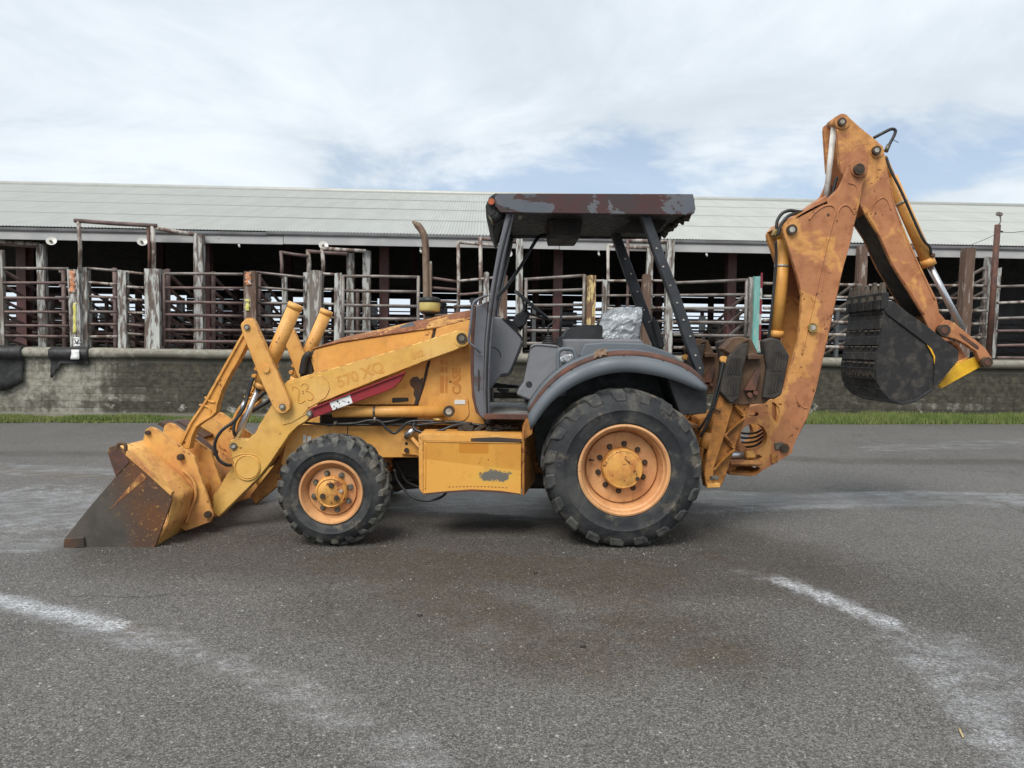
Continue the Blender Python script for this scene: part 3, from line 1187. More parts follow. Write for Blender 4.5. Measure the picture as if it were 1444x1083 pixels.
def receding(label, px, v0, v1, mat='pipe', zs=ZRAIL, off=.35, posts=True, drop=.27):
    """A chute fence: rails on a line running back into the barn, falling with the ramp it follows."""
    u = B(px, 480, off).x
    root = empty('pipe_fence', BW(u, v0, ZT), BA)
    tag(root, label, 'fence', 'pipe fences running back into the barn')
    L = min(v1 - v0, 5.2)
    for z in zs:
        part('rail', MB().tube([(0, 0, z - ZT), (mnoise.noise(Vector((u, z, 1))) * .02, L / 2, z - ZT - drop * L / 2), (0, L, z - ZT - drop * L)], .036, 8), M[mat], root)
    for k in (.03, 1.9, 3.9):
        part('post', MB().tube([(0.06, k, -drop * L), (0.06, k, max(zs) - ZT + .05 - drop * k)], .05, 8), M[mat], root)
    return root


def cross(label, v, u0, u1, zs, mat='pipe', r=.027, step=2.7, whites=(), bars=None):
    root = empty('pipe_fence', BW((u0 + u1) / 2, v, ZT), BA)
    tag(root, label, 'fence', 'cross fences inside the barn')
    h = (u1 - u0) / 2
    for z in zs:
        part('rail', MB().tube([(-h, 0, z - ZT), (0, 0, z - ZT + .01), (h, 0, z - ZT)], r, 6), M[mat], root)
    k = -h
    i = 0
    while k <= h:
        o = part('post', MB().box((k, 0, (max(zs) - ZT + .06) / 2), (.10, .10, max(zs) - ZT + .06), .006), M['pen' if i in whites else mat], root)
        k += step
        i += 1
    if bars:
        mb = MB()
        k = -h
        while k < h:
            mb.box((k, .03, (bars[1] + bars[0]) / 2 - ZT), (.022, .022, bars[1] - bars[0]), 0)
            k += .16
        o = part('bar_panel', mb, M[mat], root)
        o['kind'] = 'stuff'
    return root


OF = .30
# posts and gates along the front, left to right
post(51, 62, 343, None, 1.0, 'woodwhite', 'tall white post at far left joined to an overhead bar', lean_px=-1)
post(-4, 3, 352, None, OF, 'woodgrey', 'grey post cut off by the left edge of the photo')
post(97, 113, 379, 491, .18, 'woodwhite', 'white post with orange top and yellow spray mark, on black rubber mat', depth=.2, lean_px=-3)
post(109, 122.5, 377, 491, .28, 'woodwhite', 'whitewashed post right behind the orange and yellow marked post', depth=.2, lean_px=-1)
post(165, 177, 381, 491, OF, 'woodwhite', 'slim pale post midway between the yellow marked post and the thick split post', lean_px=0)
post(202.5, 224, 378, 495, .16, 'woodwhite', 'thick split post, white left half, brown right half, pipe on top', depth=.26)
post(272, 285, 329, None, .5, 'woodwhite', 'tall post behind the left gate, white top and dark foot', lean_px=0)
post(343, 360.5, 382, 492, .2, 'woodbrown', 'brown post with one yellow patch behind the loader tilt links', depth=.24)
post(397, 404, 387, None, .6, 'woodwhite', 'thin white post beside the near tilt cylinder top', lean_px=0)
post(427.5, 437, 384, None, .5, 'woodwhite', 'white post squeezed against the dark thick post left of the exhaust')
post(436, 453.5, 381, 492, .22, 'woodgrey', 'thick dark post with white streaks near the far tilt cylinder', depth=.24)
post(471, 481.5, 385, 492, .26, 'woodwhite', 'mottled white post at the hinge side of the gate left of exhaust')
post(488, 499, 357, None, 1.1, 'woodwhite', 'tall white post behind the gate left of exhaust, shorter of two')
post(511, 522, 353, None, 1.0, 'woodwhite', 'tall white post behind the gate left of exhaust, right one of two')
post(604, 609, 368, None, .7, 'woodgrey', 'narrow grey post directly beside the exhaust pipe')
post(682, 690, 384, None, .35, 'woodwhite', 'short pale post behind the front cab post')
post(704, 716, 388, 492, .22, 'woodbrown', 'brown weathered post seen just right of the front cab post')
post(707, 714, 353, None, .8, 'woodwhite', 'white upper post rising above the brown post by the cab')
post(729, 739, 337, None, .45, 'woodwhite', 'tall peeling post behind the steering wheel', lean_px=-1)
post(828, 841, 388, 492, .22, 'woodyellow', 'post with bright yellow flaking paint left of the wrapped seat')
post(850, 857, 394, None, .5, 'woodwhite', 'white post right beside the yellow flaking post')
post(907, 919, 387, 492, .24, 'woodbrown', 'brown post between the two rear canopy posts')
post(913, 922, 350, None, .56, 'woodwhite', 'tall white post behind the brown post under the canopy rear')
post(941, 952, 338, None, .5, 'woodwhite', 'tall white post crossed by the rear canopy post, frame corner')
post(1057, 1064, 391, 497, .32, 'woodgrey', 'grey post standing against the turquoise post')
tq = post(1064, 1076, 390, 497, .24, 'turq', 'turquoise post with red and white striped edge by the boom', depth=.16)
post(1213, 1225, 345, None, .5, 'woodbrown', 'brown and white post between boom and dipper')
post(1360, 1374, 349, 505, .25, 'woodbrown', 'thick brown post with white blotches right of the dipper', lean_px=3)
post(1391, 1401, 362, 505, .6, 'woodwhite', 'white post left of the rusty lamp pole', lean_px=3)
post(1403, 1410, 377, 505, .5, 'woodwhite', 'thin white post right of the rusty lamp pole', lean_px=3)

# stripes on the turquoise post: red blocks on a white edge strip
c = B(1073.5, 440, .24)
mb = MB().box((.06, -.085, 0.82), (.045, .012, 1.58), .002)
st = part('white_strip', mb, M['woodwhite'], tq)
for y0, y1 in ((391, 412), (428, 449), (464, 486)):
    a, b = B(1073, y0, .24).z - ZT, B(1073, y1, .24).z - ZT
    part('red_stripe', MB().box((.06, -.094, (a + b) / 2), (.047, .008, b - a), .001), M['redpaint'], tq)

# paint on the marked post
pm = [o for o in COL.objects if o.get('label', '').startswith('white post with orange top')][0]
zb = pm.location.z


def dab(x0, x1, y0, y1, mat, name, pm=pm, off=.168):
    a, b = B(x0, y0, off), B(x1, y1, off)
    c = BW((a.x + b.x) / 2, off, (a.z + b.z) / 2) - pm.location
    cu, cv = c.dot(BU), c.dot(BN)
    mb = MB()
    n = 14
    rows = []
    for k in range(n + 1):
        t = k / n
        z = (a.z - b.z) * (.5 - t)
        w = (b.x - a.x) / 2
        j1, j2 = mnoise.noise(Vector((t * 6, x0, 0))) * w * .7 + w * .2, mnoise.noise(Vector((t * 6, x0, 5))) * w * .7 - w * .2
        rows.append([(cu - w + j1, cv, c.z + z), (cu + w + j2, cv, c.z + z)])
    mb.grid(rows).solidify(.004)
    return part(name, mb, M[mat], pm)


dab(96.5, 107, 382, 413, 'orangepaint', 'orange_paint')
dab(102.5, 108.5, 427, 470, 'yellowpaint', 'yellow_paint')
pm2 = [o for o in COL.objects if o.get('label', '').startswith('brown post with one yellow')][0]
dab(345, 355, 384, 402, 'orangepaint', 'orange_paint', pm2, .188)
dab(345.5, 352, 422, 438, 'yellowpaint', 'yellow_paint', pm2, .188)
dab(103, 114, 475.5, 488.5, 'white', 'white_patch')
for q in (((106, 479), (108.5, 485)), ((111, 479), (108.5, 485))):
    p0, p1 = [BW(B(*w, .17).x, .155, B(*w, .17).z) - pm.location for w in q]
    f = lambda p: Vector((p.dot(BU), p.dot(BN), p.z))
    part('black_mark', MB().bar(f(p0), f(p1), .016, .006, (0, 1, 0), 0), M['ink'], pm)

# rail fences and gates in the front row
R6 = [377.5, 398.6, 420, 440, 459, 473]
fence('brown pipe fence at far left of the front row', -60, 97, R6, [379, 399, 420.5, 440, 459.5, 474.5], .34, .031, 'pipe', [(1, 377, 487, 'pipe')],
      mats=['pipegrey', 'pipe', 'pipe', 'pipe', 'pipe', 'pipe'])
fence('short pipe fence between yellow marked post and slim pale post', 122, 166, [378, 398, 417.5, 439, 457, 474.5], [382, 401, 420, 440, 457.5, 474.5], .36, .028, 'pipegrey',
      mats=['pipegrey', 'pipewhite', 'pipewhite', 'pipegrey', 'pipe', 'pipewhite'])
fence('short pipe fence between slim pale post and thick split post', 176, 203, [383, 404, 421.5, 441, 457, 470], [386, 405.5, 423, 441.5, 459.5, 472], .36, .027, 'pipegrey',
      mats=['pipewhite', 'pipewhite', 'pipewhite', 'pipewhite', 'pipe', 'pipegrey'])
fence('brown pipe gate right of the thick split post', 231, 343, [386, 406, 425.5, 443.5, 465, 481], [386.5, 406.5, 427.5, 446, 466, 482], .30, .031, 'pipe',
      [(231, 386, 488, 'pipe')], name='pipe_gate', cat='gate', mats=['pipegrey', 'pipe', 'pipe', 'pipe', 'pipe', 'pipe'])
fence('pipe fence behind the loader tilt cylinders', 360, 430, [384, 405, 427, 445, 465, 481], [391, 410, 428, 446, 466, 481], .45, .028, 'pipegrey',
      mats=['pipegrey', 'pipegrey', 'pipegrey', 'pipegrey', 'pipewhite', 'pipewhite'])
fence('short white railed fence between dark thick post and mottled post', 453, 472, [386, 408, 428, 448, 467], [387, 408, 429, 448, 467], .34, .028, 'pipewhite')
fence('square grey pipe gate left of the exhaust', 484, 590, [389.5, 410, 430, 449, 468, 486], [390.5, 411.5, 432, 450, 468, 486], .26, .032, 'pipegrey',
      [(484, 388, 492, 'pipegrey'), (590, 389, 492, 'pipegrey')], name='pipe_gate', cat='gate')
fence('brown rails angled between exhaust and thin frame pipe', 608, 644, [392, 406, 424, 444, 462], [397, 408.5, 426, 445, 462], .8, .032, 'pipe')
fence('pale rails meeting the front cab post on the left', 645, 704, [396.5, 416, 432, 450, 468], [391, 411, 431, 449, 467], .5, .028, 'pipewhite', mats=['pipewhite', 'pipe', 'pipegrey', 'pipe', 'pipe'])
fence('grey pipe gate behind the steering wheel', 739, 824, [394, 411, 430, 448, 466, 484], [388.5, 408.5, 430, 447, 466, 484], .28, .033, 'pipegrey',
      [(824, 387, 490, 'pipegrey'), (742, 393, 490, 'pipegrey')], name='pipe_gate', cat='gate')
fence('whitish rails behind the wrapped seat', 841, 952, [396, 417, 435, 452, 470], [396, 416, 434, 453, 471], .55, .028, 'pipewhite', mats=['pipewhite', 'pipegrey', 'pipewhite', 'pipegrey', 'pipegrey'])
fence('wide grey pipe gate left of the turquoise post', 950, 1056, [399, 416.5, 435, 454, 472, 490], [394.5, 415.5, 434.5, 455, 473.5, 492], .28, .033, 'pipegrey',
      [(1053, 394, 492, 'pipegrey')], name='pipe_gate', cat='gate')
fence('white painted rail fence behind the raised boom', 1076, 1215, [400, 418, 434.5, 452, 470, 488], [402, 420, 437, 455, 473, 490], .4, .034, 'pipewhite')
fence('white rails left of the thick blotched post on the right', 1225, 1392, [402, 420, 437, 455, 474, 490], [403, 421, 438.5, 457, 476, 492], .5, .030, 'pipewhite')
fence('rail fence right of the rusty lamp pole', 1406, 1500, [404, 427.5, 449, 467, 487, 504], [402, 423, 446, 465, 486, 506], .35, .030, 'pipegrey',
      mats=['pipegrey', 'pipewhite', 'pipegrey', 'pipe', 'pipe', 'pipe'])


# overhead pipe frames
def frame(label, bars, off, legs=()):
    c = B(bars[0][0], 490, off)
    root = empty('overhead_bars', BW(c.x, off, ZT), BA)
    tag(root, label, 'pipe frame', 'overhead pipe frames over the pens')
    for x0, y0, x1, y1, r, mat in bars:
        p, q = B(x0, y0, off), B(x1, y1, off)
        m_ = (p + q) / 2
        part('top_bar', MB().tube([(p.x - c.x, 0, p.z - ZT), (m_.x - c.x, .01, m_.z - ZT - .006), (q.x - c.x, 0, q.z - ZT)], r, 8), M[mat], root)
    for x0, x1, yt, yb, mat in legs:
        p, q = B((x0 + x1) / 2, yt, off), B((x0 + x1) / 2, yb, off)
        w = (B(x1, 400, off) - B(x0, 400, off)).x
        part('leg', MB().tube([(p.x - c.x, 0, q.z - ZT), (p.x - c.x + .01, 0, (p.z + q.z) / 2 - ZT), (p.x - c.x - .015, 0, p.z - ZT)], w / 2, 10), M[mat], root)
    return root


frame('high brown bar on two pipes above the yellow marked post', [(105, 311, 221, 318.5, .045, 'pipe')], .24,
      [(109, 114.5, 312, 384, 'pipewhite'), (213, 219, 319, 382, 'pipewhite'), (207.5, 212, 321, 384, 'rust')])
frame('peeling bar from the thick split post to a tall post', [(216, 321, 276, 331, .045, 'pipewhite')], .55)
frame('white overhead bar at the left edge of the photo', [(-60, 334, 55, 345, .055, 'pipewhite'), (-60, 338, 55, 348.5, .035, 'pipe')], 1.05)
frame('thin brown frame above the tilt cylinders', [(395, 355.5, 434, 361, .035, 'pipe')], .62, [(394.5, 399.5, 354, 392, 'pipe')])
frame('brown topped frame left of the exhaust', [(432, 354, 490, 358, .04, 'pipe'), (453, 350, 516, 354, .04, 'pipewhite')], .7,
      [(432, 438.5, 353, 388, 'pipewhite'), (452.5, 458, 350, 390, 'pipewhite')])
frame('tall pale frame between exhaust and canopy', [(676, 336, 736, 342, .04, 'pipe'), (646, 341.5, 712, 347, .035, 'pipewhite')], .6,
      [(644.5, 649.5, 341, 470, 'pipewhite'), (675.5, 681, 334, 470, 'pipewhite')])
frame('tall pale frame under the rear end of the canopy', [(886, 338.5, 948, 341, .04, 'pipewhite'), (857, 346, 920, 350, .04, 'pipewhite')], .6,
      [(856, 860.5, 345, 470, 'pipewhite'), (884, 888.5, 338, 470, 'pipe')])

# fences running back into the barn
receding('receding pipe fence starting at the left photo edge', -8, .5, 9)
receding('receding pipe fence behind the tall white post at far left', 58, 1.1, 10)
receding('receding pipe fence behind the thick split post', 226, .6, 9)
receding('receding pipe fence behind the tall post at the left gate', 281, 1.0, 10)
receding('descending pipe rails behind the slim pale post at left', 150, .6, 8)
receding('descending pipe rails behind the brown post with yellow patch', 352, .8, 8)
receding('descending grey rails right of the raised boom', 1215, .7, 9, 'pipegrey', zs=ZRAIL[1:])
receding('receding pipe fence behind the mottled post left of exhaust', 490, 1.2, 9, zs=ZRAIL[:5])
receding('receding pipe fence between exhaust and front cab post', 640, .9, 6, zs=ZRAIL[:4])
receding('receding pipe fence behind the wrapped seat', 860, .8, 8, zs=ZRAIL[:4])
receding('receding pipe fence behind the turquoise post', 1054, .6, 10, 'pipegrey', zs=ZRAIL[:5])
receding('receding pipe fence behind the white post by the lamp pole', 1394, .6, 9, 'pipegrey', zs=[1.7, 2.0, 2.3, 2.62, 2.95, 3.25, 3.5])
# cross fences further in
cross('brown pipe fence close behind the left front pens', 2.5, -14.5, -4.2, [1.55, 1.75, 2.0, 2.25], 'pipe', whites=())
cross('nearest brown cross fence inside the barn', 3.6, -15.5, 9.5, [1.62, 1.82, 2.05, 2.3, 2.58], 'pipe', whites=(1, 3, 6, 9))
cross('second brown cross fence inside the barn', 7.4, -18, 18, [1.6, 1.8, 2.0, 2.25, 2.5, 2.75], 'pipe', whites=(0, 2, 3, 5, 6, 8, 10, 12))
cross('third white posted cross fence inside the barn', 11.5, -20, 20, [1.62, 1.85, 2.1, 2.35, 2.6], 'pen', whites=tuple(range(0, 20, 2)))
cross('barred cross fence at the far side of the barn', 16.9, -22, 22, [1.6, 1.9, 2.3, 2.7, 3.05], 'pipe', whites=(), bars=None)
rnd = random.Random(17)
u = -22.0
far = empty('boarded_partition', BW(0, 17.05, ZT), BA)
tag(far, 'dark boarded partition closing the far side of the barn', 'partition')
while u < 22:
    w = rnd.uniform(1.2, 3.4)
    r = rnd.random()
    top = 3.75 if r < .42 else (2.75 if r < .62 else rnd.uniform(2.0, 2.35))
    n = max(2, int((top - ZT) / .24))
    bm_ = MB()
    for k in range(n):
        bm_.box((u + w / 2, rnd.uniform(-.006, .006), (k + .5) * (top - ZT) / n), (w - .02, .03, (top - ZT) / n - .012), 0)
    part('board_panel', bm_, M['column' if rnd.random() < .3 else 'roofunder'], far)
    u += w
# white boarded pens glimpsed between the rails
rnd = random.Random(21)
for k, (px, w, y0, y1, v) in enumerate([(70, 14, 425, 470, 6), (150, 18, 432, 462, 9), (255, 12, 420, 468, 8), (300, 9, 447, 487, 5), (378, 8, 413, 470, 4.4), (528, 9, 432, 465, 6),
                                        (541, 7, 440, 465, 6.2), (620, 18, 425, 450, 10), (668, 9, 420, 450, 5), (800, 26, 440, 458, 12), (990, 8, 445, 480, 4),
                                        (1015, 30, 458, 480, 11), (1045, 20, 455, 480, 12), (1140, 40, 440, 486, 9), (1185, 18, 430, 480, 7)]):
    a, b = B(px - w / 2, y0, v), B(px + w / 2, y1, v)
    zb = max(ZT, b.z)
    mb = MB().box((0, 0, (a.z - zb) / 2), (b.x - a.x, .04, a.z - zb), .004)
    for q in range(3):
        mb.box((0, -.03, (a.z - zb) * (q + .5) / 3), (b.x - a.x + .06, .02, .06), .002)
    o = mb.build('pen_board', M['pen'])
    o.location = BW((a.x + b.x) / 2, v, zb)
    o.rotation_euler = (0, 0, BA)
    tag(o, ['white pen board deep in barn at the far left', 'white pen board between yellow marked and slim pale posts', 'white pen board behind the left brown gate',
            'small white board low behind the left brown gate', 'narrow white board left of the tilt cylinder tops', 'white upright board behind the gate left of exhaust',
            'second white upright board behind the gate left of exhaust', 'pale board right of the exhaust, deep in the barn', 'white board left of the front cab post',
            'wide white board behind the steering wheel gate', 'narrow white board behind the rear canopy post', 'wide pale board left of the turquoise post',
            'pale board deep behind the turquoise post', 'wide white board behind the lift cylinder of the boom', 'white board between boom and digging bucket'][k],
        'board', 'white pen boards inside the barn')

# grey cladding closing the barn on the right
a, b = B(1296, 396, 7.5), B(1560, 470, 7.5)
mb = MB()
rows = []
n = 90
W_ = b.x - a.x + 6
for z in (0, a.z - ZT):
    rows.append([(k / n * W_, .02 * cos(k * pi / 2), z) for k in range(n + 1)])
mb.grid(rows).solidify(.01)
o = mb.build('cladding_wall', M['corr'])
o.location = BW(a.x, 7.5, ZT)
o.rotation_euler = (0, 0, BA)
tag(o, 'grey ribbed cladding wall inside the barn at right', 'wall')


# lamps under the eave
def lamp(px, py, label, tilt=.5):
    p = B(px, py, .72)
    root = empty('barn_lamp', BW(p.x, .72, p.z), BA)
    tag(root, label, 'lamp', 'lamps along the barn eave')
    mb = MB()
    mb.lathe([(.0, .045), (.03, .05), (.05, .02), (.10, .0), (.105, -.012), (.098, -.008), (.045, .012), (.0, .02)], (0, 0, 0), 24)
    bmesh.ops.rotate(mb.bm, verts=mb.bm.verts, matrix=Matrix.Rotation(-tilt, 3, 'X') @ Matrix.Rotation(.3, 3, 'Z'))
    part('shade', mb, M['lampwhite'], root)
    part('bulb', MB().lathe([(.0, -.07), (.02, -.064), (.03, -.04), (.022, -.01), (.016, .02)], (0, 0, 0), 12), M['clearlens'], root)
    part('bracket', MB().tube([(0, .05, .02), (0, .12, .10), (0, .17, .14)], .012, 6), M['gutter'], root)
    return root


lamp(72.5, 340, 'white dish lamp under the eave at far left')
lamp(200.5, 341, 'white dish lamp beside the thick split post frame')
lamp(456, 346, 'white dish lamp above the tilt cylinders')
lamp(716, 357, 'white dish lamp behind the front cab post')


def floodlight(px, py, label):
    p = B(px, py, .80)
    root = empty('small_bulb', BW(p.x, .80, p.z), BA)
    tag(root, label, 'lamp', 'small bulbs along the barn eave')
    part('socket', MB().tube([(0, 0, .06), (0, 0, .0)], .022, 8), M['gutter'], root)
    part('bulb', MB().tube([(0, 0, .0), (.01, -.01, -.03), (.02, -.02, -.06)], .026, 8, True, .018), M['lampwhite'], root)


for px, py, lb in ((308, 333, 'small fitting on fascia above the left gate'), (337, 345, 'bare bulb under the eave left of tilt links'), (593, 353, 'small bulb under the eave left of exhaust'),
                   (844, 357, 'small bulb under the eave beneath the canopy'), (996, 358, 'small bulb under the eave right of the canopy')):
    floodlight(px, py, lb)
p = B(152, 328, EV - .06)
o = MB().box((0, 0, 0), (.11, .06, .06), .006).build('junction_box', M['lampwhite'])
o.location = BW(p.x, EV - .06, p.z)
o.rotation_euler = (0, 0, BA)
tag(o, 'small white junction box on the fascia between two dish lamps', 'junction box')

# rusty pole with a lamp head and wires
p0, p1 = B(1394, 500, .2), B(1407, 317, .2)
root = empty('lamp_pole', BW(p0.x, .2, ZT), BA)
tag(root, 'rusty brown pole with small lamp head on top at right', 'pole')
dz = p1.z - ZT
part('pole', MB().tube([(0, 0, 0), ((p1.x - p0.x), 0, dz)], .062, 10), M['rust'], root)
q = lambda x, y: Vector((B(x, y, .2).x - p0.x, 0, B(x, y, .2).z - ZT))
part('lamp_arm', MB().tube(smooth_path([q(1407, 318), q(1411, 312), q(1410, 304), q(1408, 300)]), .014, 6), M['pipegrey'], root)
part('lamp_head', MB().bar(q(1406, 301), q(1412.5, 303), .07, .08), M['pipegrey'], root)
part('insulator', MB().tube([q(1410, 326), q(1414, 327)], .02, 8), M['ink'], root)
part('wire', MB().tube(smooth_path([q(1413, 327), q(1425, 328), q(1444, 326), q(1500, 321)]), .006, 5), M['wire'], root)
part('wire', MB().tube(smooth_path([q(1405, 330), q(1388, 338), q(1370, 345)]), .006, 5), M['wire'], root)


# black rubber mats hanging over the lip
def mat_drape(xl, xr, ybot, label, tails):
    mb = MB()
    rnd = random.Random(int(xl) + 50)
    prof = [(.35, ZT + .012), (.12, ZT + .014), (.02, ZT - .005), (-.05, ZT - .06), (-.065, ZT - .13), (-.05, ZT - .2), (.0, ZT - .25), (.03, ZT - .30)]
    a = B(xl, 495, 0).x
    b = B(xr, 495, 0).x
    n = 16
    rows = []
    for k in range(n + 1):
        t = k / n
        u = a + (b - a) * t
        ext = tails(t)
        r = []
        pr = prof + [(.035 - .01 * j, ZT - .30 - (ext) * j / 3) for j in range(1, 4)]
        for i, (v, z) in enumerate(pr):
            k1 = mnoise.noise(Vector((u * 6, z * 7, xl)))
            r.append((u - (a + b) / 2 + mnoise.noise(Vector((u * 3, z * 5, 2))) * .03, v - abs(k1) * .035, z + .008 * k1 - ZT))
        rows.append(r)
    mb.grid(rows).solidify(.012)
    o = mb.build('rubber_mat', M['tarp'])
    o.location = BW((a + b) / 2, 0, ZT)
    o.rotation_euler = (0, 0, BA)
    tag(o, label, 'mat', 'black mats over the dock lip')
    return o


mat_drape(70, 125, 540, 'torn black mat over the dock lip below the yellow marked post', lambda t: .33 if t < .12 else (.18 if t < .2 else .02))
mat_drape(-30, 32, 560, 'black mat hanging down the dock wall at the left edge', lambda t: .62 - .25 * max(0, t - .6) * 2)
mb = MB().grid([[(x, -.072 - .006 * abs(k), z) for x, z in ((-.09 + .02 * random.random(), .0 - k * .05), (.075 + .02 * random.random(), .0 - k * .05))] for k in range(5)]).solidify(.006)
wp = mb.build('white_smear', M['white'])
p = B(109, 494, -.02)
wp.location = BW(p.x, -.02, ZT - .04)
wp.rotation_euler = (0, 0, BA)
tag(wp, 'smear of white paint on the torn black mat', 'paint')


# loose grit, crumbs and a few leaves lying on the yard
def build_grit():
    rnd = random.Random(31)
    V, Fc = [], []
    for k in range(5200):
        if k < 3400:
            px, py = rnd.uniform(-40, 1484), 720 + 363 * rnd.random() ** .8
            p = G(px, py)
        else:
            cx, cy = rnd.choice(((fc_[0], fc_[1]), (rc_[0], rc_[1]), (-2.7, 5.7), (1.1, 6.0), (2.0, 7.0)))
            a, r = rnd.uniform(0, 6.28), abs(rnd.gauss(0, .35)) + .05
            p = Vector((cx + cos(a) * r, cy + sin(a) * r, 0))
        z = gz(p.x)
        s = rnd.uniform(.0022, .0055) * (1.8 if rnd.random() < .05 else 1)
        a = rnd.uniform(0, 6.28)
        i = len(V)
        for q in range(4):
            b = a + q * pi / 2 + rnd.uniform(-.4, .4)
            V.append((p.x + cos(b) * s * rnd.uniform(.8, 1.6), p.y + sin(b) * s * rnd.uniform(.7, 1.3), z - .001))
        V.append((p.x + rnd.uniform(-.3, .3) * s, p.y, z + s * rnd.uniform(.6, 1.1)))
        for q in range(4):
            Fc.append((i + q, i + (q + 1) % 4, i + 4))
    me = bpy.data.meshes.new('loose_grit')
    me.from_pydata(V, [], Fc)
    me.materials.append(simple('grit_stone', S(150, 146, 138), S(88, 84, 78), .8, 0, 9, .2))
    o = bpy.data.objects.new('loose_grit', me)
    COL.objects.link(o)
    tag(o, 'loose grit and crumbs scattered over the asphalt yard', 'grit', kind='stuff')


fc_, rc_ = (-1.38, 5.75), (.85, 5.75)
build_grit()
for px, py, a, lb in ((592, 869, .1, 'dark curled leaf on the asphalt in front of the battery box'), (755, 809, .4, 'small dark scrap lying left of the rear tyre'), (1355, 1035, 1.2, 'pale straw lying at lower right corner of the yard'),
                      (822, 913, .2, 'tiny dark scrap in the brown stain below the rear tyre')):
    p = G(px, py)
    mb = MB()
    pale = 'straw' in lb
    L, w = (.075, .004) if pale else (.032, .011)
    rows = []
    for k in range(7):
        t = k / 6
        ww = w * (1 if pale else sin(pi * (t * .9 + .05)))
        rows.append([(L * (t - .5), -ww, .004 + .010 * abs(t - .5)), (L * (t - .5), 0, .002 + .006 * sin(pi * t)), (L * (t - .5), ww, .006 + .008 * abs(t - .5))])
    mb.grid(rows).solidify(.0012)
    o = mb.build('straw' if pale else 'dead_leaf', simple('straw_dry', S(190, 170, 120)) if pale else M['under'])
    o.location = (p.x, p.y, gz(p.x))
    o.rotation_euler = (0, 0, a)
    tag(o, lb, 'straw' if pale else 'leaf')


# ================================================================== BACKHOE LOADER
YC = 6.75
root = empty('backhoe_loader', MACHINE)
tag(root, 'faded orange backhoe loader with raised digging arm and dark canopy, bucket on the ground', 'backhoe loader')


def mk(name, mb, mat, parent=root):
    return mb.build(name, M[mat] if isinstance(mat, str) else mat, parent, MACHINE)


def pinhead(px, py, Y, r, parent, mat='pin', face='pinlight', name='pin', depth=.03):
    o = mk(name, MB().disc(px, py, Y, r, depth, 18), mat, parent)
    mk('pin_face', MB().disc(px, py, Y - .004, r * .55, .006, 14), face, o)
    return o


